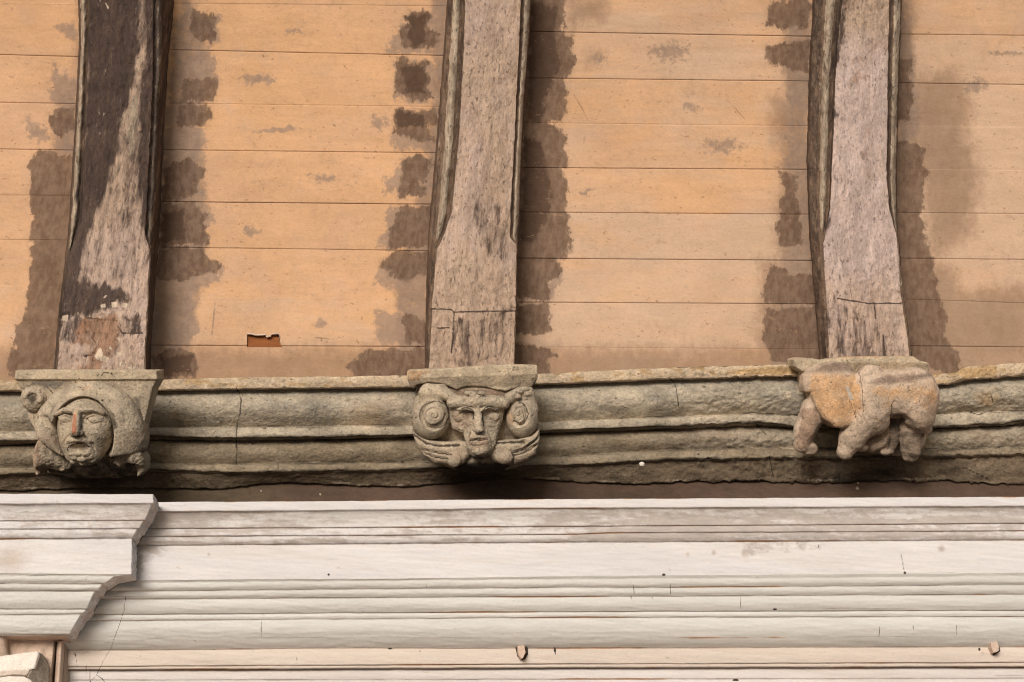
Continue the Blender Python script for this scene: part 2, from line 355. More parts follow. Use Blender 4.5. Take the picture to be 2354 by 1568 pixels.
# ================================================================== boarded cove between the beams
K5 = .5628
def b5(*p): return cp(p, K5)
def b6(*p): return cp(p, .5626, 846)
def b7(*p): return cp(p, .5626, 1728)
DARK = [
 b5((165,615),(300,640),(320,900),(300,1000),(285,1200),(260,1400),(240,1530),(30,1540),(40,1450),(70,1380),(60,1330),(100,1270),(120,1100),(130,900),(125,740),(120,660)),
 b5((215,445),(310,430),(310,540),(240,560),(205,500),(195,475)),
 b5((785,35),(820,35),(870,60),(880,95),(875,160),(850,190),(840,165),(790,160),(770,130),(780,110)),
 b5((745,330),(875,320),(890,360),(870,420),(735,420)),
 b5((735,425),(850,430),(870,470),(840,515),(735,520)),
 b5((660,690),(780,640),(845,700),(830,740),(800,780),(760,815),(660,820)),
 b5((655,825),(790,830),(820,850),(850,930),(850,1005),(640,1005)),
 b5((640,1010),(830,1015),(850,1060),(905,1080),(880,1110),(740,1150),(635,1140)),
 b5((620,1460),(680,1430),(800,1440),(815,1500),(800,1540),(610,1560)),
 b6((180,45),(230,35),(265,60),(240,110),(290,140),(270,200),(130,190),(135,120),(170,70)),
 b6((115,235),(150,230),(170,255),(240,260),(255,340),(255,400),(190,415),(110,390),(100,330)),
 b6((100,445),(270,445),(285,500),(240,520),(270,580),(220,575),(100,550)),
 b6((150,640),(255,640),(250,720),(215,750),(240,795),(130,805),(125,740)),
 b6((120,840),(265,840),(260,1020),(90,1010),(80,930),(120,890)),
 b6((95,1030),(255,1030),(240,1120),(150,1150),(40,1100),(60,1060)),
 b6((140,1290),(200,1290),(240,1330),(245,1410),(150,1400)),
 b6((0,1430),(250,1420),(250,1560),(-20,1560),(-100,1500)),
 b6((640,-20),(800,-20),(810,60),(790,120),(830,150),(840,240),(825,315),(795,325),(820,380),(800,500),(740,500),(800,540),(805,600),(810,680),(795,690),(810,760),(815,860),(820,920),(830,1000),(815,1050),(760,1065),(805,1100),(740,1140),(745,1190),(735,1235),(600,1225),(600,1000),(620,500)),
 b6((600,1240),(750,1240),(750,1340),(740,1360),(690,1370),(590,1370)),
 b6((590,1400),(750,1420),(765,1460),(735,1480),(740,1530),(700,1560),(590,1560)),
 b7((70,20),(240,-20),(240,115),(110,115),(60,100)),
 b7((60,185),(240,160),(240,300),(130,270),(60,260),(45,230)),
 b7((110,700),(180,720),(190,860),(215,1000),(105,1000),(108,880),(130,740)),
 b7((80,1075),(150,1120),(260,1130),(265,1240),(50,1235),(60,1130)),
 b7((50,1255),(280,1250),(300,1480),(90,1480),(45,1380)),
 b7((590,240),(650,250),(652,490),(580,500)),
 b7((580,560),(700,600),(715,700),(690,850),(720,1000),(740,1080),(770,1200),(800,1300),(780,1380),(840,1440),(860,1530),(760,1530),(640,1450),(600,1200),(580,960)),
]
GREY = [
 b5((220,250),(240,300),(320,320),(320,430),(230,430),(205,420),(208,330)), b5((110,480),(190,520),(200,580),(130,580)), b5((230,100),(310,90),(310,160),(240,150)),
 b5((760,60),(900,70),(890,165),(850,205),(840,170),(760,160)),
 b5((770,215),(860,210),(875,290),(890,350),(735,340),(700,380),(740,330),(735,270)),
 b5((660,425),(740,430),(740,520),(660,520)), b5((660,525),(830,525),(850,600),(800,620),(845,650),(660,700)),
 b5((655,825),(880,865),(885,905),(850,930),(850,1005),(650,1005)),
 b5((630,1120),(905,1085),(905,1145),(800,1190),(740,1200),(700,1165),(635,1170)), b5((610,1225),(790,1220),(795,1300),(820,1350),(770,1400),(610,1400)),
 b6((80,160),(130,110),(170,60),(300,50),(300,215),(75,215)), b6((100,260),(280,250),(280,420),(110,410)), b6((100,540),(290,560),(290,625),(95,610)),
 b6((65,735),(130,680),(150,640),(290,640),(280,800),(130,805),(110,780),(65,790)), b6((70,850),(260,845),(260,1015),(45,1015),(35,970),(75,930)),
 b6((30,1100),(230,1030),(240,1140),(120,1195),(30,1160)), b6((35,1260),(90,1275),(180,1290),(160,1415),(40,1410),(25,1340)),
 b6((740,1070),(800,1110),(760,1230),(730,1235)),
]
STRIP = [      # washes running on down beside the beams
 b5((760,-20),(830,60),(850,330),(830,420),(820,520),(825,640),(840,820),(840,1000),(820,1160),(780,1400),(700,1560),(590,1560),(640,900),(690,420),(700,100)),
 b6((255,-20),(270,60),(262,400),(235,620),(200,830),(150,1010),(110,1180),(120,1400),(60,1560),(260,1560),(250,1200),(290,700),(330,300),(340,-20)),
 b7((150,-20),(130,200),(125,400),(135,640),(125,900),(110,1080),(90,1300),(60,1540),(300,1540),(270,1000),(235,500),(255,-20)),
 b7((590,-20),(640,0),(660,200),(690,420),(700,560),(600,600),(580,300)),
 b5((240,400),(320,340),(320,640),(200,640)),
]
SOOT_SHADE = [
 b6((800,-20),(970,-10),(985,70),(940,95),(860,90),(830,130)), b6((900,210),(945,215),(945,262),(900,262)),
 b7((80,400),(240,380),(240,720),(130,665),(95,560)), b7((120,660),(240,660),(240,1040),(100,1030)), b7((40,1060),(300,1050),(300,1500),(20,1500)),
 b7((600,0),(660,0),(660,80),(600,110)), b7((650,310),(830,280),(900,400),(880,560),(930,700),(900,960),(740,1060),(700,850),(660,560)),
 b7((700,1050),(830,1100),(900,1300),(1120,1400),(1120,1560),(700,1560)), b7((590,480),(700,500),(720,620),(590,600)),
 [(-200,800),(2420,800),(2420,900),(-200,900)], [(2060,700),(2420,640),(2420,900),(2060,900)], [(700,832),(760,826),(860,828),(900,806),(980,812),(980,870),(690,868)], [(1200,815),(1880,800),(1880,870),(1200,870)],  # bottom bands paint in shading together with dirt
]
SMUDGE = [(590,186,70,20),(578,530,34,18),(1535,118,85,36),(1592,250,36,18),(1660,336,82,26),(1372,133,26,20),(742,410,50,18),(680,70,36,18),(2310,124,70,8),(740,745,20,16),(2240,200,45,30),(870,280,32,30),(1345,440,40,10),(640,300,90,10)]
PANELS = [
 dict(xl=[(-40,-150),(900,-150)], xr=[(0,196),(400,188),(560,172),(740,150),(900,140)],
      seams=[(8,9),(126,131),(236,239),(343,346),(447,450),(551,553),(658,661),(762,765)], sx=(0,185), st=[.2,.9,.55,.4,.15,.6,.2,.1], bottom=900, tone=.1,
      label='ochre painted boards with a broad brown stain, left of the darkest beam'),
 dict(xl=[(0,372),(400,352),(900,325)], xr=[(0,1040),(400,1016),(640,995),(900,990)],
      seams=[(8,14),(115,128),(238,246),(345,352),(464,470),(569,577),(688,686),(794,797)], sx=(400,1000), st=[.4,.9,.5,.6,.95,.6,.3,1.0], bottom=900, tone=0.0,
      label='brightest ochre boards with a ragged brown hole low down, right of the blackened beam'),
 dict(xl=[(0,1202),(400,1186),(900,1174)], xr=[(0,1882),(370,1868),(530,1874),(730,1890),(900,1900)],
      seams=[(-30,-22),(73,84),(180,187),(283,290),(386,390),(488,493),(594,599),(695,699),(798,803)], sx=(1220,1860), st=[.3,.9,.9,.45,.7,.45,.9,.9,.5], bottom=890, tone=.55,
      label='pale peach boards with one continuous dark strip, right of the middle beam'),
 dict(xl=[(0,2052),(480,2045),(900,2070)], xr=[(-40,2402),(900,2402)],
      seams=[(-20,-18),(79,82),(191,195),(290,293),(388,391),(489,492),(594,597),(688,697),(795,798)], sx=(2075,2353), st=[.3,.45,.8,.3,.2,.3,.45,.5,.95], bottom=890, tone=.8,
      label='pinkish boards with a soft brown cloud of soot, right of the lilac beam'),
]
hole = [(567,768),(590,771),(610,770),(612,775),(622,774),(624,769),(640,768),(643,773),(641,782),(647,797),(566,796),(566,784)]
for i, pn in enumerate(PANELS):
    NC = max(int((pn['xr'][0][1]-pn['xl'][0][1])/2.0), 60)
    u = np.linspace(0, 1, NC)
    rows = []
    def lim(y): 
        return np.interp(y, [q[0] for q in pn['xl']], [q[1] for q in pn['xl']]), np.interp(y, [q[0] for q in pn['xr']], [q[1] for q in pn['xr']])
    pn['seams'] = [(pn['seams'][0][0]-112, pn['seams'][0][1]-113)]+pn['seams']; pn['st'] = [.6]+pn['st']
    ym = [-210]+[(a+b)/2 for a, b in pn['seams']]+[pn['bottom']]
    def yline(j, X):
        if j == 0: return np.full(X.shape, -210.)
        if j == len(ym)-1: return np.full(X.shape, float(pn['bottom']))
        a, b = pn['seams'][j-1]; s0, s1 = pn['sx']
        return a+(X-s0)/(s1-s0)*(b-a)+.8*(fbm(X/60., np.full(X.shape, i*9+j*3.1))-.5)
    for j in range(len(ym)-1):
        n = max(int((ym[j+1]-ym[j])/2.2), 6)
        for k in range(n+1):
            t = k/n; yy = ym[j]+(ym[j+1]-ym[j])*t
            x0, x1 = lim(yy); X = x0+(x1-x0)*u
            ya, yb = yline(j, X)+.9, yline(j+1, X)-.9
            rows.append((X, ya+(yb-ya)*t, (.0012*math.sin(j*5.1+i)+.001*math.sin(math.pi*t)), 0, j))
        if j < len(ym)-2:
            for dy in (-.3, .3):
                x0, x1 = lim(ym[j+1]); X = x0+(x1-x0)*u
                rows.append((X, yline(j+1, X)+dy, -.0045*pn['st'][j]**1.5, pn['st'][j]**1.3, j))
    PX = np.array([r[0] for r in rows]); PY = np.array([r[1] for r in rows])
    H = np.array([r[2] for r in rows])[:,None]+.0022*(fbm(PX/140+i*7, PY/30, o=4)-.5)*2
    SE = np.array([r[3] for r in rows])[:,None]*np.clip(.45+1.0*fbm(PX/70, PY/7+i*5, o=3), 0, 1.15)
    pts = PV(PX, PY, H)
    wx = PX+12*(fbm(PX/20, PY/20, o=4)-.5)*2; wy = PY+12*(fbm(PX/20+50, PY/20, o=4)-.5)*2
    dark = mask(wx, wy, DARK, 8)*.95; grey = mask(wx, wy, GREY, 15)*.9; halo = mask(wx, wy, DARK, 26)*.62
    soot_shade = np.maximum(mask(PX+10*(fbm(PX/40, PY/40)-.5), PY, SOOT_SHADE, 34), halo)
    soot_shade = np.maximum(soot_shade*1.0, .30*np.clip(fbm(PX/190+i*5, PY/110+2, o=4)*1.7-.55, 0, 1))
    strip_ = mask(wx, wy, STRIP, 16)
    soot_shade = np.maximum(soot_shade, .95*strip_); grey = np.maximum(grey, strip_*(.42+.55*fbm(PX/18., PY/26.+i*3, o=4)))
    for sx_, sy_, rx_, ry_ in SMUDGE: grey = np.maximum(grey, .74*blob(wx, wy, sx_, sy_, rx_, ry_))
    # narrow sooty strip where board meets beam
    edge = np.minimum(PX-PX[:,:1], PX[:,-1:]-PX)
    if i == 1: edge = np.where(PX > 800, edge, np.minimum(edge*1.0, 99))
    soot_shade = np.maximum(soot_shade, .8*np.clip(1-edge/50., 0, 1)*(.35+fbm(PX/20., PY/60.+i, o=3)))
    deep = np.zeros_like(dark)
    if i == 2: deep = mask(wx, wy, [b6((640,0),(790,20),(780,320),(700,520),(640,500)), b6((620,540),(720,560),(760,820),(700,1000),(610,1000))], 22, .75)
    if i == 1: deep = mask(wx, wy, [b6((110,450),(240,455),(225,530),(110,520)), b6((130,260),(240,270),(240,390),(150,390)), b6((150,60),(250,60),(250,180),(170,190)), b5((650,860),(760,850),(760,990),(650,990)), b5((650,1460),(790,1450),(790,1530),(650,1540))], 14, .8)
    pr = np.random.RandomState(40+i).uniform(-.22, .22, len(ym)); pk = pr[np.array([r[4] for r in rows])][:,None]
    pale = np.clip(pk+pn['tone']-.35*np.clip((120-PY)/200, 0, 1)+.6*(fbm(PX/160+3, PY/40, o=4)-.5)+(.25*np.clip((PY-500)/350, 0, 1)), 0, 1)
    att = dict(dark=dark, grey=grey, soot_shade=np.clip(soot_shade, 0, 1), deep=deep, pale=pale, seam=np.clip(SE, 0, 1))
    drop = None
    if i == 1:
        s = sd_poly(PX, PY, hole); drop = s < 0
        # a thread of blue-grey paint, small scratches
        att['grey'] = np.maximum(att['grey'], np.clip(1-sd_line(PX, PY, [(494,698),(490,740),(487,770)])/4, 0, 1)*.8)
        att['seam'] = np.maximum(att['seam'], np.clip(1.2-sd_line(PX, PY, [(725,776),(738,777),(738,785),(740,777),(756,779)])/2.0, 0, 1)*.9)
    if i == 2:
        for ln in ([(1318,217),(1335,245),(1352,278)],[(1354,270),(1370,276),(1380,252)],[(1343,310),(1342,330)],[(1670,230),(1690,250),(1712,275)]):
            att['seam'] = np.maximum(att['seam'], np.clip(1.1-sd_line(PX, PY, ln)/2.0, 0, 1)*.7)
    if i == 0:
        att['seam'] = np.maximum(att['seam'], np.clip(1.1-sd_line(PX, PY, [(76,98),(85,112),(96,124)])/2.0, 0, 1)*.7)
    base = pts[-1, NC//2]
    o = grid_obj('board_panel', pts, M_board, None, att, drop=drop, skirt=.03, loc=base)
    tag(o, pn['label'], 'board panel', 'painted boards between the beams')
    if i == 1:
        hx, hy = np.meshgrid(np.linspace(550, 665, 30), np.linspace(755, 812, 20))
        grid_obj('backing_board', PV(hx, hy, -.009-.003*(fbm(hx/30, hy/6)-.5)), M_hole, o, {}, skirt=.01)
        # torn lip of paint round the hole
        lip = []
        hp = np.array(hole[:9]); 
        tt = np.linspace(0, len(hp)-1.001, 90); k0 = tt.astype(int); fr = (tt-k0)[:,None]
        cpt = hp[k0]*(1-fr)+hp[k0+1]*fr+np.stack([1.2*(fbm(tt*1.7, tt*0, o=3)-.5), 2.2*(fbm(tt*2.3, tt*0+5, o=3)-.5)], -1)
        for dyv, hh in ((-3.2,.0008), (-1.5,.004), (.6,.003), (.9,-.012)):
            lip.append(PV(cpt[:,0], cpt[:,1]+dyv, hh))
        grid_obj('torn_edge', np.array(lip), M_white2, o, {}, skirt=0)

# ================================================================== beams
def fx(pl, y): return np.interp(y, [q[0] for q in pl], [q[1] for q in pl])
BEAMS = [
 dict(end=868, L0=[(0,181),(84,183),(200,178),(360,169),(535,158),(640,146),(735,134),(850,126),(900,125)],
      Ls=[(0,184),(84,186),(200,181),(360,172),(535,161),(640,149),(735,137),(850,129),(900,128)],
      Lf=[(0,207),(169,201),(394,192),(506,187),(570,166),(640,152),(735,140),(850,132),(900,131)],
      Rf=[(0,352),(200,350),(400,340),(540,333),(574,344),(675,339),(800,333),(900,330)],
      Rs=[(0,374),(113,374),(253,366),(422,360),(560,350),(574,347),(675,342),(800,336),(900,333)],
      R0=[(0,402),(60,397),(113,390),(253,380),(422,373),(535,367),(647,359),(760,350),(900,345)], stop=572,
      label='leftmost beam, blackened down its middle, with white flecks and broken plaster at its foot'),
 dict(end=860, L0=[(0,1029),(225,1012),(366,1001),(489,989),(647,981),(788,978),(900,978)],
      Ls=[(0,1040),(225,1026),(366,1017),(489,1006),(563,998),(647,990),(788,984),(900,984)],
      Lf=[(0,1069),(141,1065),(315,1055),(489,1038),(540,1020),(575,1004),(675,995),(844,986),(900,985)],
      Rf=[(0,1197),(169,1189),(338,1181),(478,1173),(545,1172),(563,1186),(703,1184),(838,1180),(900,1179)],
      Rs=[(0,1220),(112,1213),(225,1204),(366,1197),(495,1193),(545,1190),(563,1188),(703,1186),(838,1182),(900,1181)],
      R0=[(0,1222),(112,1215),(225,1206),(366,1199),(495,1195),(545,1192),(563,1190),(703,1187),(838,1183),(900,1182)], stop=556,
      label='middle beam of pinkish worn paint with a moulded left edge, above the two-scroll corbel'),
 dict(end=845, L0=[(0,1869),(197,1859),(366,1855),(535,1860),(596,1866),(731,1877),(810,1883),(900,1887)],
      Ls=[(0,1896),(169,1888),(338,1883),(473,1882),(545,1884),(596,1888),(731,1896),(810,1900),(900,1903)],
      Lf=[(0,1936),(56,1929),(197,1919),(338,1914),(478,1908),(530,1898),(560,1892),(675,1898),(760,1903),(900,1908)],
      Rf=[(0,2043),(169,2040),(394,2037),(470,2042),(518,2053),(545,2061),(675,2070),(771,2084),(816,2090),(900,2098)],
      Rs=[(0,2071),(169,2065),(338,2060),(478,2059),(530,2061),(563,2065),(675,2074),(771,2088),(816,2094),(900,2102)],
      R0=[(0,2073),(169,2067),(338,2062),(478,2061),(530,2063),(563,2067),(675,2075),(771,2089),(816,2095),(900,2103)], stop=530,
      label='pale lilac-grey beam curving outward at its foot, above the orange beast corbel'),
]
for i, bm in enumerate(BEAMS):
    y = np.concatenate([np.arange(-212, -48, 6.), np.arange(-48, bm['end'], 2.2)])
    bl = {k: fx(bm[k], y)+(1.6*(fbm(y/16., y*0+i*11+n*3, o=4)-.5)*2) for n, k in enumerate(('L0','Ls','Lf','Rf','Rs','R0'))}
    s = 1/(1+np.exp((y-bm['stop'])/5.))       # 1 where the edge mouldings run, 0 at the square foot
    HF = .165
    def lerpcols(xa, ha, xb, hb, n, bulge=0, last=False):
        return [(xa+(xb-xa)*t, ha+(hb-ha)*t+bulge*np.sin(math.pi*t)) for t in (np.arange(n+(1 if last else 0))/n)]
    z = np.zeros_like(y)
    g1 = HF-.014*s; r1 = HF-.012*s; fl = z+HF
    wl = bl['Lf']-bl['Ls']; wr = bl['Rs']-bl['Rf']
    cols = []; part = []
    def add(cs, p): 
        cols.extend(cs); part.extend([p]*len(cs))
    add(lerpcols(bl['L0']-2, z-.01, bl['L0']+np.minimum(4, wl*.1), z+HF*.72, 12), 0)
    add(lerpcols(bl['L0']+np.minimum(4, wl*.1), z+HF*.72, bl['Ls'], r1-.02*s, 5), 0)
    add(lerpcols(bl['Ls'], r1-.02*s, bl['Ls']+wl*.62, r1-.01*s, 10, .012*s), 0)
    add(lerpcols(bl['Ls']+wl*.62, r1-.01*s, bl['Ls']+wl*.82, g1-.012*s, 4), 0)
    add(lerpcols(bl['Ls']+wl*.82, g1-.012*s, bl['Lf'], fl, 4), 0)
    nf = int((bl['Rf']-bl['Lf']).mean()/2.0)
    add(lerpcols(bl['Lf'], fl, bl['Rf'], fl, nf, .006), 1)
    add(lerpcols(bl['Rf'], fl, bl['Rf']+wr*.2, g1-.001*s, 4), 2)
    add(lerpcols(bl['Rf']+wr*.2, g1-.001*s, bl['Rf']+wr*.35, r1-.005*s, 4), 2)
    add(lerpcols(bl['Rf']+wr*.35, r1-.005*s, bl['Rs'], r1-.025*s, 8, .01*s), 2)
    add(lerpcols(bl['Rs'], r1-.025*s, bl['R0'], z-.01, 14, 0, True), 2)
    PX = np.array([c[0] for c in cols]).T; H = np.array([np.broadcast_to(c[1], y.shape) for c in cols]).T
    part = np.array(part); PY = np.repeat(y[:,None], PX.shape[1], 1)
    nz = (fbm(PX/9+i*31, PY/40, o=5)-.5)*.007+(fbm(PX/30+i*3, PY/30, o=4)-.5)*.010
    foot = np.clip((PY-bm['stop']-20)/120, 0, 1)
    nz = nz+foot*(fbm(PX/13, PY/13+i*7, o=5)-.5)*.012
    pts = PV(PX, PY, H+nz)
    wx = PX+6*(fbm(PX/12, PY/30, o=3)-.5)*2; wy = PY+14*(fbm(PX/12+50, PY/30, o=3)-.5)*2
    A = {k: np.zeros(PX.shape) for k in ('dark','light','rose','rust','white','lilac','umber')}
    u = (PX-bl['Lf'][:,None])/(bl['Rf']-bl['Lf'])[:,None]
    inmould = (u < 0) | (u > 1)
    strip = ((PX > bl['Ls'][:,None]) & (PX < (bl['Ls']+wl*.6)[:,None])) | ((PX > (bl['Rf']+wr*.35)[:,None]) & (PX < bl['Rs'][:,None]))
    A['light'] = np.where(strip, .70, 0)*s[:,None]
    groove = (np.abs(PX-(bl['Ls']+wl*.85)[:,None]) < 4) | (np.abs(PX-(bl['Rf']+wr*.22)[:,None]) < 3.5)
    A['dark'] = np.where(groove, .46, 0)*s[:,None]
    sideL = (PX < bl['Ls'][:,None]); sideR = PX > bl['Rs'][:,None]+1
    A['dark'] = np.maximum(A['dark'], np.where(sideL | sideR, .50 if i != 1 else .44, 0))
    if i == 0:
        A['umber'] = .60*np.clip(1.1-np.clip((PY-380)/260, 0, .75), 0, 1)+.0*PX-.32*np.clip(1-sd_line(wx, wy, [(322,120),(300,220),(286,300),(276,380),(270,470)])/26, 0, 1)
        A['rose'] = .55*np.clip((PY-400)/150, 0, 1)+0*PX
        A['dark'] = np.maximum(A['dark'], mask(wx, wy, [[(190,-220),(318,-220),(322,110),(306,200),(284,258),(272,330),(258,400),(234,470),(212,520),(196,575),(176,640),(240,655),(296,668),(300,690),(225,715),(186,732),(130,736),(134,660),(160,560),(190,340),(200,170)]], 20, .95))
        A['dark'] = np.maximum(A['dark'], mask(wx, wy, [[(322,-220),(392,-220),(376,250),(356,560),(340,566),(322,520),(312,420),(318,300),(322,190),(330,110)]], 8, .66))
        A['dark'] = np.maximum(A['dark'], np.where((u > -.1) & (u < 1.1), .40, 0)*np.clip(1.15-foot*.6, 0, 1))
        A['light'] = np.maximum(A['light'], mask(wx, wy, [b5((615,0),(655,0),(645,120),(620,110)), b5((520,430),(560,360),(570,500),(540,700),(510,560)), b5((590,760),(630,790),(625,960),(595,860))], 10, .7))
        A['dark'] = np.maximum(A['dark'], mask(wx, wy, [b5((490,1290),(590,1270),(585,1370),(500,1370)), b5((230,1300),(360,1280),(370,1340),(300,1400),(230,1400)), b5((600,1020),(650,1010),(625,1560),(590,1560))], 9, .6))
        A['rust'] = mask(wx, wy, [b5((330,1290),(490,1270),(500,1400),(420,1500),(560,1540),(300,1540),(380,1420),(290,1400))], 12, .7)
        fl_ = [b5((410,1245),(430,1240),(432,1255),(412,1258)), b5((455,1235),(475,1233),(478,1255),(458,1258)), b5((430,1205),(440,1208),(418,1222)), b5((500,1240),(520,1240),(518,1255),(503,1253)),
               b5((405,1420),(415,1425),(420,1450),(445,1460),(440,1478),(395,1470),(385,1455)), b5((470,1378),(492,1380),(488,1395)), b5((440,1415),(460,1420),(455,1432)), b5((478,1475),(505,1480),(500,1498),(485,1492)), b5((430,10),(445,30),(440,40)), b5((255,1290),(280,1285),(275,1310),(250,1310)), b5((465,1430),(500,1445),(490,1460)), b5((520,1500),(560,1495),(575,1510),(530,1512)), b5((395,1290),(420,1290),(410,1302))]
        A['white'] = mask(PX, PY, fl_, 2.5, 1.0)
    if i == 1:
        A['rose'] = np.clip(.3+.9*(fbm(PX/60, PY/150+4)-.3), 0, 1)*(1-foot*.6)
        A['dark'] = np.maximum(A['dark'], mask(wx, wy, [b6((345,1290),(420,1290),(430,1490),(340,1500)), b6((240,1080),(285,1000),(270,1200),(245,1250)), b6((580,880),(610,900),(610,990),(580,980))], 9, .52))
        A['dark'] = np.maximum(A['dark'], .44*mask(wx, wy, [b6((420,760),(600,840),(605,1100),(480,1060),(400,900)), b6((400,400),(470,380),(470,470),(400,560)), b6((420,1300),(600,1200),(595,1500),(430,1500))], 20))
    if i == 2:
        A['lilac'] = np.clip(.8+.9*(fbm(PX/50, PY/150+9)-.5), 0, 1)*np.clip((PY+40)/200, 0, 1)*(1-.5*foot)
        A['dark'] = np.maximum(A['dark'], mask(wx, wy, [b7((340,-40),(420,-40),(390,80),(380,220),(345,300),(330,420),(370,480),(330,520),(300,560),(320,200)), b7((285,860),(320,870),(320,950),(280,1000))], 10, .62))
        A['dark'] = np.maximum(A['dark'], .46*mask(wx, wy, [b7((280,1180),(420,1240),(560,1350),(640,1400),(640,1500),(290,1500))], 20))
        A['rust'] = .42*mask(wx, wy, [b7((420,500),(520,480),(500,650),(480,860),(430,700)), b7((370,200),(480,150),(520,330),(380,400))], 25)
    # cracks across the foot
    cr = {0: [b5((375,1380),(400,1410),(375,1450),(345,1455)), b5((480,1330),(500,1360),(580,1360)), b5((350,1300),(480,1310))],
          1: [b6((255,1262),(340,1265),(350,1275),(345,1400),(340,1440)), b6((280,1340),(330,1340)), b6((350,1275),(600,1270))],
          2: [b7((350,1220),(480,1240),(610,1240)), b7((500,1245),(505,1300)), b7((535,1370),(540,1450))]}[i]
    for ln in cr:
        d = sd_line(PX+2*(fbm(PX/6,PY/6)-.5), PY+3*(fbm(PX/8,PY/8+9)-.5), ln)
        A['dark'] = np.maximum(A['dark'], np.clip(1.25-d/2.2, 0, 1)*.95)
    base = PV(np.array(float(PX[-1].mean())), np.array(float(bm['end'])), np.array(.08))
    e = empty('beam', base, bm['label'], 'beam', 'wooden beams rising from the carved corbels')
    for pid, nm, mt in ((0,'edge_moulding',M_side),(1,'shaft',M_beam),(2,'edge_moulding',M_side)):
        c = np.where(part == pid)[0]; c0, c1 = c[0], min(c[-1]+2, len(part))
        grid_obj(nm, pts[:,c0:c1], mt if pid != 1 else M_beam, e, {k: v[:,c0:c1] for k, v in A.items()}, skirt=.02, skirt_sides='tb')

# ================================================================== grey stone cornice
X = np.concatenate([np.arange(-185, -40, 8.), np.arange(-40, 2420, 2.2)])
top = [(-60,876),(40,873),(365,873),(560,868),(935,863),(1100,861),(1249,859),(1400,851),(1545,845),(1640,842),(1830,838),(2145,862),(2195,856),(2215,843),(2260,841),(2290,838),(2353,834)]
fb  = [(-60,898),(40,897),(360,896),(560,893),(763,891),(935,889),(1252,882),(1400,876),(1536,870),(1817,863),(2150,884),(2220,872),(2290,866),(2353,861)]
rb  = [(-60,995),(335,982),(606,981),(825,979),(941,978),(1239,971),(1521,959),(1640,955),(1724,951),(1842,956),(2143,953),(2225,947),(2353,946)]
mb  = [(-60,1015),(341,1002),(544,1006),(763,1003),(941,999),(1239,990),(1521,979),(1733,970),(1827,977),(2143,981),(2267,975),(2353,967)]
lt  = [(-60,1026),(341,1012),(544,1014),(763,1011),(941,1006),(1239,998),(1521,988),(1733,980),(1827,984),(2143,986),(2267,981),(2353,975)]
lb  = [(-60,1075),(335,1064),(544,1067),(825,1062),(919,1063),(1239,1051),(1536,1034),(1755,1029),(1820,1031),(2138,1034),(2353,1028)]
fb2 = [(-60,1092),(335,1079),(544,1085),(903,1079),(1233,1071),(1536,1056),(1802,1052),(2143,1048),(2353,1042)]
lt2 = [(-60,1098),(335,1085),(544,1091),(903,1086),(1233,1077),(1536,1062),(1802,1058),(2143,1054),(2353,1048)]
sb  = [(-60,1128),(294,1120),(481,1124),(640,1108),(763,1114),(919,1118),(1177,1099),(1427,1112),(1614,1107),(1911,1107),(2155,1104),(2281,1113),(2353,1112)]
def erode(k): return lambda x: .6*k*(fbm(x/22., x*0+3.3, o=4)-.6)*np.clip((x-1500)/200., .25, 1)
lines = [(top,.165,3,0),(fb,.160,0,0),]
lines = [(top,.165,12,.003),(fb,.158,3,0),([(a,b+4) for a,b in fb],.128,44,.030),(rb,.086,2,0),([(a,b+1.5) for a,b in rb],.106,10,.003,erode(.01)),(mb,.104,4,0,erode(.012)),
         (lt,.066,26,.017),(lb,.046,2,0),([(a,b+1.5) for a,b in lb],.058,8,.002),(fb2,.057,3,0),(lt2,.040,14,.0),(sb,.004,3,0),([(a,b+3) for a,b in sb],-.03,2,0)]
er_ = lambda a: (lambda x: a*(1+1.3*np.clip((x-1520)/120, 0, 1)))
lines = [(*(l if len(l) == 5 else (*l, (lambda x: 0*x))), er_({10:1.3, 11:1.6}.get(q_, 1.0))) for q_, l in enumerate(lines)]
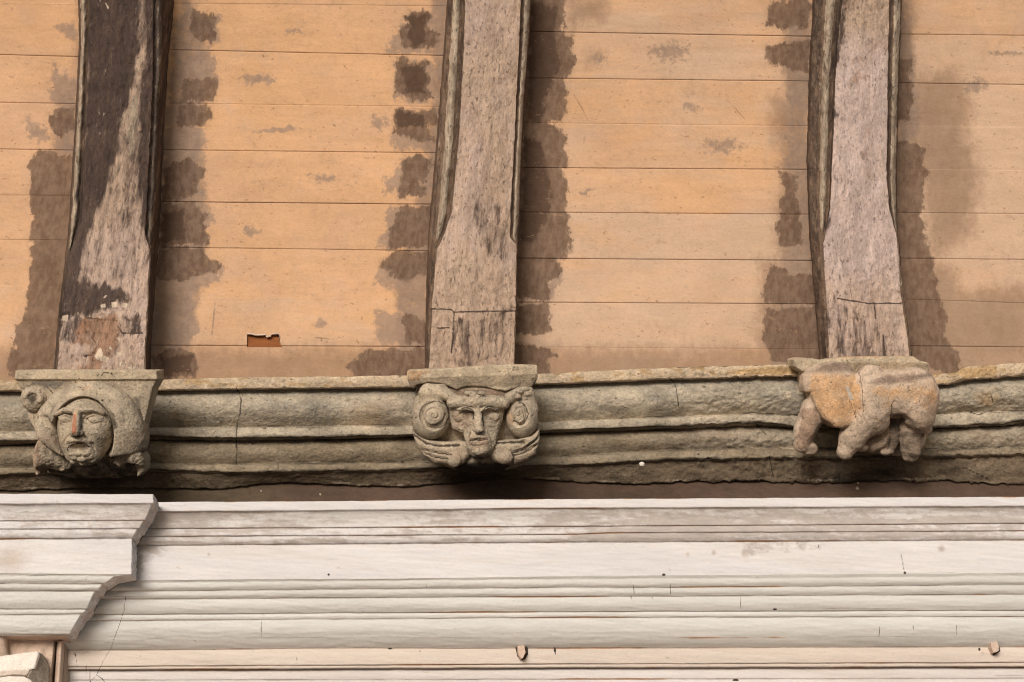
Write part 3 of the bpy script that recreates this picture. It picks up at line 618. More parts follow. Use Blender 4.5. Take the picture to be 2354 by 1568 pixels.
def stone_attrs(PX, PY, seg):
    S = np.repeat(seg[:,None], PX.shape[1], 1)
    A = {}
    A['cream'] = np.where(S <= 1, .8, 0)+np.where((S == 4) | (S == 8), .12, 0)
    A['cream'] = np.maximum(A['cream'], .6*blob(PX, PY, 850, 955, 120, 60))
    A['umber'] = np.where(S >= 10, .78, 0)*np.clip(.5+.8*fbm(PX/90, PY/9, o=4), 0, 1.1)+np.where((S >= 7) & (S < 10), .3, 0)  # lower courses: grime, with occlusion by the ledge painted in
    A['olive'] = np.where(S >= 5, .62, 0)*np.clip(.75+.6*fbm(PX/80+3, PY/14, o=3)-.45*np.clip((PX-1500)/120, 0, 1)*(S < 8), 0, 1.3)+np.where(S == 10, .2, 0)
    A['ochre'] = np.maximum(.9*mask(PX, PY, [[(1655,860),(1690,848),(1760,842),(1845,845),(1845,862),(1700,864)], [(2200,845),(2290,840),(2290,866),(2210,872)]], 8), .6*blob(PX, PY, 2265, 915, 70, 40))
    A['ochre'] = np.maximum(A['ochre'], np.where(S == 0, .62*np.clip((fbm(PX/40, PY/13+2, o=4)-.5)*5, 0, 1), 0))
    A['pink'] = np.clip(.55*blob(PX, PY, 1640, 1000, 190, 70)+.5*blob(PX, PY, 880, 935, 110, 60)+.45*blob(PX, PY, 2230, 1000, 200, 60)+.5*np.where(S >= 10, fbm(PX/60, PY/12), 0), 0, 1)
    A['blue'] = np.where((S == 2), np.clip(.95-np.abs(PY-interp(fb, PX[0])[None,:]-10)/24, 0, 1)*.8, 0)  # grey-blue shade under the fillet, painted on the roll
    A['blue'] = np.maximum(A['blue'], .55*np.where(S == 2, fbm(PX/90+8, PY/30), 0)*1.2)
    A['blue'] = np.maximum(A['blue'], .6*blob(PX, PY, 1900, 900, 60, 60))
    dk = np.zeros(PX.shape)
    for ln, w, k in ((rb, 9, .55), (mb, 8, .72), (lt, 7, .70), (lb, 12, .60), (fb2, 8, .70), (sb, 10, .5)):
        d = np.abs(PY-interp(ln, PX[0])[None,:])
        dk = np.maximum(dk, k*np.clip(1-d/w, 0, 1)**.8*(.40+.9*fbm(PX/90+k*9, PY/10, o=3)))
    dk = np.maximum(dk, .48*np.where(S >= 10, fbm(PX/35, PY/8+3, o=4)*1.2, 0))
    for cx, w in ((205, 190), (1085, 175), (1990, 180)):        # contact shadow and soot painted under and beside the corbels
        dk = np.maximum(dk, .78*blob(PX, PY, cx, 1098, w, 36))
    for ln in ([(543,890),(550,905),(556,920),(553,950),(545,975),(543,1003)],[(543,1010),(545,1040),(542,1070)],[(1537,868),(1549,880),(1551,905),(1555,935)],[(1733,968),(1745,985),(1757,1000)],[(1768,1048),(1772,1070),(1778,1100)],[(2230,948),(2250,955),(2262,948)],[(2268,905),(2275,925)],[(2270,1100),(2235,1085),(2220,1075),(2160,1078)]):
        d = sd_line(PX+3*(fbm(PX/8,PY/8)-.5), PY+3*(fbm(PX/8+5,PY/8)-.5), ln); dk = np.maximum(dk, np.clip(1.2-d/2.3, 0, 1)*.78)
    for cx, cy, r in ((397,1105,5),(1042,1040,5),(1605,1045,3),(925,1062,4)): dk = np.maximum(dk, np.clip(1.5-np.hypot(PX-cx, (PY-cy)*1.4)/r, 0, 1))
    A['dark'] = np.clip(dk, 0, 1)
    wt = np.zeros(PX.shape)
    for p in ([(430,950),(440,962),(452,958),(470,966),(448,978),(425,985),(418,975)],[(500,1013),(520,1005),(533,1018),(510,1020)],[(572,980),(595,975),(590,985)],[(1690,893),(1710,890),(1720,900),(1700,905)],[(1795,900),(1815,896),(1812,925),(1800,930)],[(1545,900),(1560,893),(1575,898),(1560,912)]):
        wt = np.maximum(wt, mask(PX, PY, [p], 6, .62))
    wt = np.maximum(wt, .7*np.clip(1.3-sd_line(PX, PY, [(430,918),(470,912),(480,925),(455,935)])/7, 0, 1)*.7)
    wt = np.maximum(wt, np.clip(1.2-sd_line(PX, PY, [(550,905),(560,925),(556,955),(546,975)])/2.5, 0, 1)*.55)
    wt = np.maximum(wt, np.where(S >= 10, np.clip(.62-np.abs(PY-interp(sb, PX[0])[None,:]+4)/14, 0, 1)*np.clip((fbm(PX/70, PX*0+9)-.4)*4, 0, 1), 0))
    A['white'] = wt
    return A
base = P(np.array(1176.), np.array(1110.), 0.0)
sc_e = empty('stone_cornice', base, 'long grey moulded stone cornice running behind the three carved corbels', 'cornice')
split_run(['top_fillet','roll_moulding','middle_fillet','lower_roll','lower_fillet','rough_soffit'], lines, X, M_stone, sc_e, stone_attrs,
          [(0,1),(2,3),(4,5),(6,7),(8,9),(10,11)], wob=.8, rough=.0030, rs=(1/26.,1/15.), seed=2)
# top bed of the cornice, so that it is a solid course
tp = P(X, interp(top, X), .165); bk = tp.copy(); bk[:,1] += .25
grid_obj('bed_top', np.array([bk, tp]), M_stone, sc_e, {}, skirt=0)

# recessed brown band between the two cornices
Xb = np.arange(-185, 2420, 3.0)
yy = np.linspace(1090, 1215, 50)
PX, PY = np.meshgrid(Xb, yy)
pts = P(PX, PY, -.005+.004*(fbm(PX/50, PY/30)-.5))
att = dict(olive=np.clip(.9-(PX-300)/700, 0, .8), white=np.maximum.reduce([blob(PX, PY, x_, y_, r_, r_) for x_, y_, r_ in ((736,1136,4),(600,1128,4),(1970,1122,6),(1972,1110,4),(520,1120,4))]))
o = grid_obj('recessed_band', pts, M_sooty, None, att, skirt=.05, loc=pts[-1, 400])
tag(o, 'dark brown painted wall strip recessed between the grey stone cornice and the white cornice', 'wall strip')

# ================================================================== white painted cornice
W = dict(
 w0=[(-60,1154),(360,1154),(763,1152),(1029,1149),(1177,1148),(1911,1144),(2353,1142)],
 w1=[(-60,1177),(360,1176),(1029,1170),(1177,1168),(1911,1165),(2353,1163)],
 w2=[(-60,1216),(368,1214),(1324,1209),(2353,1202)],
 w3=[(-60,1233),(368,1232),(1324,1227),(1397,1224),(2353,1219)],
 w4=[(-60,1253),(368,1252),(1324,1245),(2353,1240)],
 w5=[(-60,1336),(368,1333),(900,1330),(1324,1324),(2353,1317)],
 w6=[(-60,1342),(368,1339),(1324,1331),(2353,1325)],
 w7=[(-60,1362),(368,1357),(774,1353),(1324,1349),(1400,1350),(2353,1343)],
 w8=[(-60,1378),(368,1376),(774,1373),(1324,1370),(1397,1370),(2353,1365)],
 w9=[(-60,1414),(368,1411),(774,1408),(1324,1405),(2353,1402)],
 w10=[(-60,1429),(368,1425),(774,1422),(1324,1418),(2353,1416)],
 w11=[(-60,1472),(210,1472),(368,1468),(774,1464),(1324,1466),(1900,1464),(2353,1460)],
 w12=[(-60,1494),(368,1493),(774,1489),(1324,1489),(2353,1486)],
 w13=[(-60,1532),(200,1532),(368,1530),(1324,1525),(2353,1522)],
 w14=[(-60,1539),(368,1538),(1324,1534),(2353,1532)],
 w15=[(-60,1562),(368,1562),(1324,1560),(2353,1558)],
 w16=[(-60,1630),(2353,1628)])
def OF(o): return o if o > .428 else .428-(.428-o)*.38
def white_lines(dx=0, do=0, m=None):
    m = m or W
    q = [('w0',.480,8,.001),('w1',.478,1,0),('w1b',.472,16,-.004),('w2',.452,2,0),('w2b',.448,8,.001),('w3',.447,2,0),('w3b',.443,8,.003),('w4',.433,2,0),('w4b',.428,34,.001),
         ('w5',.428,4,0),('w6',.412,8,.004),('w7',.385,2,0),('w7b',.378,8,.004),('w8',.350,2,0),('w8b',.343,15,.006),('w9',.300,2,0),('w9b',.290,7,.003),('w10',.285,2,0),('w10b',.278,18,.006),('w11',.230,10,.002),
         ('w12',.150,2,0),('w12b',.146,15,.003),('w13',.146,2,0),('w13b',.134,3,.002),('w14',.132,2,0),('w14b',.095,9,.002),('w15',.095,2,0),('w15b',.09,20,.002),('w16',.09,1,0)]
    out = []
    for k, o, n, bgl in q:
        o = OF(o)
        pl = m[k.rstrip('b')] if k.endswith('b') else m[k]
        out.append(([(a, b+(1.7 if k.endswith('b') else 0)) for a, b in pl], o+do, n, bgl))
    return out, [k for k, *_ in q]
WL, WK = white_lines()
def white_attrs(PX, PY, seg, m=W, left=False):
    S = np.repeat(seg[:,None], PX.shape[1], 1); A = {}
    idx = {k: WK.index(k) for k in WK}
    A['sage'] = np.where((S >= idx['w5']) & (S < idx['w12']), .75, 0)*np.clip(.55+fbm(PX/200, PY/20), 0, 1)
    A['sage'] = np.maximum(A['sage'], np.where(S == idx['w1b'], .45, 0)*np.clip(.3+fbm(PX/120, PY/20), 0, 1))
    A['tan'] = np.where((S >= idx['w12']), .9, 0)*np.where(S >= idx['w14b'], .45, 1)
    A['tan'] = np.maximum(A['tan'], mask(PX, PY, [[(2160,1486),(2222,1482),(2268,1522),(2212,1522)]], 4, .75))
    murk = np.where((S >= idx['w1']) & (S <= idx['w3b']), .12+1.5*np.clip(fbm(PX/130+5, PY/10, o=5)-.36, 0, 1), 0)
    for cx, rx, k in ((480,300,.40),(1050,150,.16),(1480,300,.46),(1750,360,.50),(2150,300,.36)):
        murk = np.maximum(murk, np.where(S <= idx['w4'], murk+k*blob(PX, PY, cx, 1210, rx, 46), 0))
    y4 = interp(m['w4'], PX[0])[None,:]
    murk = np.maximum(murk, np.clip(.72-(np.abs(PY-y4))/11, 0, 1)*(.35+.9*fbm(PX/50, PY/9+3, o=4)))
    murk = np.maximum(murk, .55*mask(PX, PY, [[(1690,1240),(1900,1240),(1890,1275),(1780,1262),(1700,1290)]], 16)*fbm(PX/12, PY/40+5)*1.7)
    if not left:
        murk = np.maximum(murk, mask(PX, PY, [[(300,1240),(395,1240),(370,1275),(335,1300),(318,1335),(300,1335)]], 16, .62))
        murk = np.maximum(murk, mask(PX, PY, [[(200,1370),(222,1378),(205,1415),(196,1415)]], 9, .75))
    A['murk'] = np.clip(murk, 0, 1)
    st = np.zeros(PX.shape)
    for cx, cy, r in ((480,1275,7),(2163,1262,14),(1580,1275,10),(1640,1270,9),(1710,1272,12)): st = np.maximum(st, .8*blob(PX, PY, cx, cy, r, r))
    if left: st = np.maximum(st, .7*blob(PX, PY, 20, 1285, 80, 45))
    A['stain'] = st
    se = np.zeros(PX.shape); ru = np.zeros(PX.shape)
    for k, amp in (('w1',.66),('w2',.75),('w3',.62),('w4',.45),('w7',.5),('w8',.66),('w9',.72),('w10',.64),('w11',.5),('w12',.62),('w13',.75),('w14',.95),('w15',.6)):
        d = np.abs(PY-interp(m[k], PX[0])[None,:]-.8)
        v = amp*np.clip(1.25-d/2.0, 0, 1)*np.clip(.45+1.1*fbm(PX/90+amp*40, PX*0+amp*9, o=4), 0, 1.25)
        se = np.maximum(se, v)
        ru = np.maximum(ru, .85*np.clip(1-d/4., 0, 1)*np.clip((fbm(PX/130+amp*20, PX*0+2)-.42)*3, 0, 1))
    d0 = np.abs(PY-interp(m['w0'], PX[0])[None,:]); ru = np.maximum(ru, np.clip(1.1-d0/3.5, 0, 1)*np.clip((fbm(PX/40, PX*0+7)-.35)*2.5, 0, 1)*.8)
    bk = np.zeros(PX.shape)
    cracks = [] if left else [[(288,1372),(286,1400),(278,1425),(268,1455),(262,1470),(255,1490),(240,1515),(232,1530),(222,1552),(210,1567)], [(222,1552),(235,1560),(250,1580)], [(2070,1273),(2075,1300),(2079,1316)], [(1273,1487),(1276,1505)], [(600,1426),(600,1466)], [(682,1512),(683,1526)], [(1455,1343),(1456,1366)], [(1540,1344),(1540,1364)], [(1449,1368),(1451,1378)], [(1499,1368),(1499,1376)], [(2019,1439),(2020,1463)], [(2097,1438),(2098,1462)], [(2196,1437),(2197,1460)], [(1700,1372),(1700,1402)], [(980,1338),(980,1352)], [(1880,1250),(1882,1262)]]
    for ln in cracks: bk = np.maximum(bk, np.clip(1.15-sd_line(PX+1.5*(fbm(PX/9,PY/9)-.5), PY, ln)/1.8, 0, 1)*.75)
    for cx, cy, rx, ry in (() if left else ((896,1491,5,2),(1275,1495,2.5,5),(1690,1563,8,2.5),(2288,1495,3,5),(755,1321,2.5,2.5),(1525,1321,4,2.5),(2250,1493,2.5,4),(1780,1400,5,2),(2079,1317,3,2.5))):
        bk = np.maximum(bk, np.clip(1.6-np.hypot((PX-cx)/rx, (PY-cy)/ry), 0, 1))
    if not left:
        bk = np.maximum(bk, .6*np.clip(1.1-np.hypot((PX-173)/13, (PY-1503)/9), 0, 1)*fbm(PX/4, PY/4)*1.9)
        for ln in ([(150,1470),(165,1472)],[(173,1503),(176,1520),(178,1532)],[(190,1503),(205,1496)],[(198,1530),(200,1600)],[(207,1540),(206,1600)]):
            bk = np.maximum(bk, np.clip(1.1-sd_line(PX, PY, ln)/1.6, 0, 1)*.7)
    rs_ = np.random.RandomState(4 if left else 8)
    for _ in range(10 if left else 32):
        y0 = rs_.uniform(PY.min()+20, min(PY.max(), 1560)-6); xa = rs_.uniform(-100, 2300); L_ = rs_.uniform(40, 420)
        if 1262 < y0 < 1312: continue
        yl = y0-(PX-xa)*.006+3*(fbm(PX/70+y0, PX*0+xa)-.5)
        v = rs_.uniform(.35, .62)*np.clip(1.2-np.abs(PY-yl)/1.5, 0, 1)*np.clip((PX-xa)/30, 0, 1)*np.clip((xa+L_-PX)/30, 0, 1)
        se = np.maximum(se, v)
    A['seam'] = np.clip(se, 0, 1); A['rust'] = np.clip(ru, 0, 1); A['black'] = np.clip(bk, 0, 1)
    return A
base = P(np.array(1300.), np.array(1560.), .16)
wc = empty('painted_cornice', base, 'long white painted cornice of many mouldings below the brown strip', 'cornice', None)
ix = {k: WK.index(k) for k in WK}
parts = ['crown_moulding','fascia','bed_moulding','architrave','lower_panel']
cuts = [(0, ix['w4']), (ix['w4b'], ix['w5']-1), (ix['w5'], ix['w11']), (ix['w12'], ix['w14']), (ix['w14b'], ix['w15b'])]
cuts[2] = (ix['w5'], ix['w12']-1)
Xw = np.arange(66, 2420, 2.2)
split_run(parts, WL, Xw, M_white, wc, white_attrs, cuts, wob=.45, rough=.0013, rs=(1/60.,1/6.), seed=5)
tp = P(Xw, interp(W['w0'], Xw), .480); bk_ = tp.copy(); bk_[:,1] += .56
grid_obj('weathering_top', np.array([bk_, tp]), M_dust, wc, {}, skirt=0)

# projecting left block with its returned end
LW = dict(w0=[(-60,1135),(352,1136)], w1=[(-60,1158),(355,1157)], w2=[(-60,1197),(330,1195)], w3=[(-60,1215),(312,1214)], w4=[(-60,1238),(305,1236)], w5=[(-60,1317),(303,1320)],
          w6=[(-60,1322),(303,1325)], w7=[(-60,1340),(260,1341)], w8=[(-60,1357),(235,1358)], w9=[(-60,1399),(200,1399)], w10=[(-60,1413),(186,1411)], w11=[(-60,1456),(160,1457)],
          w12=[(-60,1462),(150,1462)], w13=[(-60,1468),(146,1468)], w14=[(-60,1472),(146,1472)], w15=[(-60,1478),(146,1478)], w16=[(-60,1500),(146,1500)])
LL, _ = white_lines(0, .075, LW)
xend = dict(w0=352, w1=353, w1b=348, w2=333, w2b=330, w3=320, w3b=315, w4=304, w4b=303, w5=302, w6=262, w7=238, w7b=234, w8=224, w8b=217, w9=200, w9b=198, w10=189, w10b=185, w11=160, w12=150, w12b=148, w13=146, w13b=146, w14=146, w14b=146, w15=146, w15b=146, w16=146)
NX = 250; u = np.linspace(0, 1, NX)
rag = lambda j: 3.0*(fbm(np.array([j*.9]), np.array([4.4]), o=3)[0]-.5)
stop_at = ix['w12b']
pts, PX, PY, seg = run(LL[:stop_at], u, wob=0.9, rough=.0016, rs=(1/60.,1/6.), seed=9, xof=lambda j, uu: -185+(xend[WK[j]]+rag(j)+185)*uu)
A = white_attrs(PX, PY, seg, LW, True)
# returned end: three more columns going back into the main cornice
nb = 10
endc = pts[:,-1]; jag = np.array([fbm(PY[:,-1]/6., PY[:,-1]*0+k*2.3, o=4)-.5 for k in range(nb)])
ext = []
for k in range(1, nb+1):
    t = k/nb; q = endc+np.array([.010*t, .050*t, 0]); 
    q = q+np.outer(jag[k-1], np.array([.011, 0, .006]))*(math.sin(math.pi*t)+.25)
    ext.append(q)
pts2 = np.concatenate([pts, np.stack(ext, 1)], 1)
for k in A:
    e = np.repeat(A[k][:,-1:], nb, 1)*.4
    if k == 'murk': e = np.clip(e+.46+.3*np.linspace(0, 1, nb)[None,:]**2, 0, 1)  # end face darkened: painted shade over the broken plaster
    if k == 'black': e = np.clip(e+np.where(np.arange(nb) == nb-1, .9, np.where(np.arange(nb) == nb-2, .5, 0))[None,:]*np.clip((fbm(PY[:,-1:]/14., PY[:,-1:]*0+3, o=4)-.32)*3.2, 0, 1), 0, 1)
    A[k] = np.concatenate([A[k], e], 1)
lb_ = empty('painted_cornice', P(np.array(120.), np.array(1457.), .28), 'projecting white cornice block at left with a broken stepped end', 'cornice')
for nm, (a, b) in zip(['crown_moulding','fascia','bed_moulding'], [(0, ix['w4']), (ix['w4b'], ix['w5']-1), (ix['w5'], stop_at-2)]):
    rows = np.where((seg >= a) & (seg <= b))[0]; r0, r1 = rows[0], min(rows[-1]+2, len(seg))
    grid_obj(nm, pts2[r0:r1], M_white, lb_, {k: v[r0:r1] for k, v in A.items()}, skirt=.02, skirt_sides='l')
tp = pts2[0]; bk_ = tp.copy(); bk_[:,1] = WALL_Y+.06
grid_obj('weathering_top', np.array([bk_, tp]), M_dust, lb_, {}, skirt=0)
lo = pts2[-1]; bk_ = lo.copy(); bk_[:,1] = WALL_Y-.1
grid_obj('soffit', np.array([lo, bk_]), M_white2, lb_, {}, skirt=0)

# ================================================================== pilaster below the left block, with its broken capital
def K8(*p): return cp(p, .1784*.7354, 0, 1900*.7354)      # corner crop -> photo points
pe = empty('pilaster', P(np.array(80.), np.array(1600.), .2), 'pinkish plaster pilaster top under the projecting white block at lower left', 'pilaster')
def slab(name, xs, ys, outf, mat, parent, att=None, skirt=.12, step=1.8):
    gx = np.arange(0, 1.0001, step/ max(abs(xs[1][0]-xs[0][0]), 6)); gy = np.linspace(0, 1, int((ys[1]-ys[0])/step)+2)
    y = ys[0]+(ys[1]-ys[0])*gy
    xl = np.interp(gy, np.linspace(0, 1, len(xs[0])), xs[0]); xr = np.interp(gy, np.linspace(0, 1, len(xs[1])), xs[1])
    PX = xl[:,None]+(xr-xl)[:,None]*gx[None,:]; PY = np.repeat(y[:,None], len(gx), 1)
    U = np.repeat(gx[None,:], len(y), 0)
    o_ = outf(PX, PY, U)+.003*(fbm(PX/14, PY/14, o=4)-.5)
    return grid_obj(name, P(PX, PY, o_), mat, parent, att(PX, PY, U) if att else {}, skirt=skirt)
slab('shaft_face', ([-60]*3,[126,122,117,114,112]), (1455,1640), lambda x,y,u: OF(.262)+0*x, M_white2, pe,
     lambda x,y,u: dict(stain=.6*np.clip((fbm(x/20,y/30)-.35)*2,0,1), black=0*x, seam=np.clip(1.1-np.abs(y-1456)/2.5,0,1)))
slab('corner_strip', ([126,122,117,114,112],[130,126,121,119,118]), (1459,1640), lambda x,y,u: OF(.235)+0*x, M_white2, pe,
     lambda x,y,u: dict(stain=.8+0*x, black=0*x, seam=np.clip(1-(1-u)*2.2,0,1)))
slab('edge_roll', ([130,128,125,122,119],[149,147,144,141,139]), (1473,1640), lambda x,y,u: OF(.218)+.022*np.sin(math.pi*u), M_white2, pe,
     lambda x,y,u: dict(stain=.55*np.clip(fbm(x/8,y/60)*1.2,0,1), black=0*x, seam=np.clip(1-u*7,0,1)))
slab('inner_strip', ([149,147,144,141,139],[158,156,154,152,151]), (1475,1640), lambda x,y,u: OF(.208)-.02*u, M_white2, pe,
     lambda x,y,u: dict(stain=.9+0*x, black=0*x, seam=0*x))
slab('capital_leaf', ([-60]*3,[18,16.5,16,16.5,18,21,26]), (1457,1511), lambda x,y,u: OF(.30)+.03*np.sqrt(np.clip(1-u**4,0,1)), M_white2, pe,
     lambda x,y,u: dict(stain=.7*np.clip((y-1480)/25,0,1), black=0*x, seam=0*x), skirt=.06)
# broken white block
ce = empty('broken_capital', P(np.array(40.), np.array(1560.), .3), 'bright white broken plaster block with grey fractured end, in the lower left corner', 'capital')
def poly_block(name, pts2d, o_front, depth, mat, parent, attf=None, tilt=(0,0), n=60):
    pts2d = np.asarray(pts2d, float); c = pts2d.mean(0)
    d = np.linalg.norm(np.roll(pts2d, -1, 0)-pts2d, axis=1); cum = np.concatenate([[0], np.cumsum(d)])
    loop = np.vstack([pts2d, pts2d[:1]]); t = np.linspace(0, cum[-1], n*2, endpoint=False)
    bx = np.interp(t, cum, loop[:,0])+.9*(fbm(t/5., t*0+1)-.5); by = np.interp(t, cum, loop[:,1])+.9*(fbm(t/5., t*0+6)-.5)
    V = []; Q = []; PXs = []; PYs = []
    rings = [0.02, .3, .6, .85, .95, 1.0]
    for r in rings:
        x = c[0]+(bx-c[0])*r; y = c[1]+(by-c[1])*r
        out = o_front+tilt[0]*(x-c[0])+tilt[1]*(y-c[1])+.004*(fbm(x/9., y/9., o=4)-.5)-(.004 if r == 1 else 0)
        V.append(P(x, y, out)); PXs.append(x); PYs.append(y)
    V.append(V[-1]+np.array([0, .5*depth, .006])); V.append(V[-2]+np.array([0, depth, .012]))
    PXs += [PXs[-1]]*2; PYs += [PYs[-1]]*2
    m = len(bx); V = np.concatenate(V); k = len(rings)+2
    for a in range(k-1):
        i0 = a*m+np.arange(m); i1 = a*m+(np.arange(m)+1) % m
        Q.append(np.stack([i0, i0+m, i1+m, i1], -1))
    return mesh_obj(name, V, np.concatenate(Q), mat, parent, attf(np.concatenate(PXs), np.concatenate(PYs)) if attf else None)
poly_block('white_block', [(-40,1518),(9,1507),(50,1501),(87,1497),(90,1503),(85,1520),(81,1537),(70,1540),(68,1544),(62,1553),(30,1551),(-40,1560)], .425, .12, M_fresh, ce,
           lambda x, y: dict(stain=.75*np.clip((y-1540+(x*.07))/4, 0, 1)))
poly_block('fractured_end', [(86,1499),(97,1502),(103,1512),(108,1522),(113,1530),(113,1560),(112,1600),(95,1600),(80,1580),(62,1556),(70,1541),(80,1538)], .40, .12, M_break, ce, None, (-.0012, 0))
poly_block('lower_lump', [(-40,1563),(20,1554),(55,1555),(70,1562),(80,1575),(84,1600),(-40,1600)], .46, .14, M_fresh, ce, lambda x, y: dict(stain=0*x))

# ================================================================== two pegs stuck in the white cornice
def peg(pl, o, label):
    e = poly_block('wooden_peg', pl, o, .09, M_white2, None, lambda x, y: dict(stain=.35+0*x, black=0*x, seam=0*x), (0, .0002))
    return tag(e, label, 'peg', 'broken pegs in the white cornice')
def dark_socket(pl, o, parent):
    q = poly_block('socket', pl, o, .05, M_crack, parent)
ra = peg([(1190,1484),(1205,1483),(1206,1490),(1208,1500),(1205,1505),(1203,1511),(1198,1514),(1194,1510),(1191,1500)], OF(.215), 'narrow worn peg under the mouldings, below the two-scroll corbel')
dark_socket([(1184,1487),(1212,1484),(1214,1503),(1207,1515),(1196,1518),(1189,1510)], OF(.160), ra)
rb_ = peg([(2277,1477),(2291,1475),(2295,1483),(2296,1495),(2292,1498),(2283,1500),(2278,1490)], OF(.215), 'wider blunt peg near the right end of the white cornice')
dark_socket([(2270,1481),(2294,1476),(2299,1496),(2294,1500),(2283,1507)], OF(.160), rb_)

# white chip caught under the stone rolls
pp = P(np.array(1475.), np.array(1067.), .075)
import bmesh
bmx = bmesh.new(); bmesh.ops.create_icosphere(bmx, subdivisions=3, radius=.0078)
for v in bmx.verts: v.co *= 1+.35*(float(fbm(np.array([v.co.x*220+5]), np.array([v.co.z*220]), np.array([v.co.y*220]))[0])-.5)
me = bpy.data.meshes.new('plaster_chip'); bmx.to_mesh(me); bmx.free(); me.materials.append(M_fresh)
ch = bpy.data.objects.new('plaster_chip', me); ch.location = pp; ch.scale = (1,.7,.85); SC.collection.objects.link(ch)
tag(ch, 'tiny white plaster chip stuck on the dark stone between the middle and the beast corbel', 'chip')

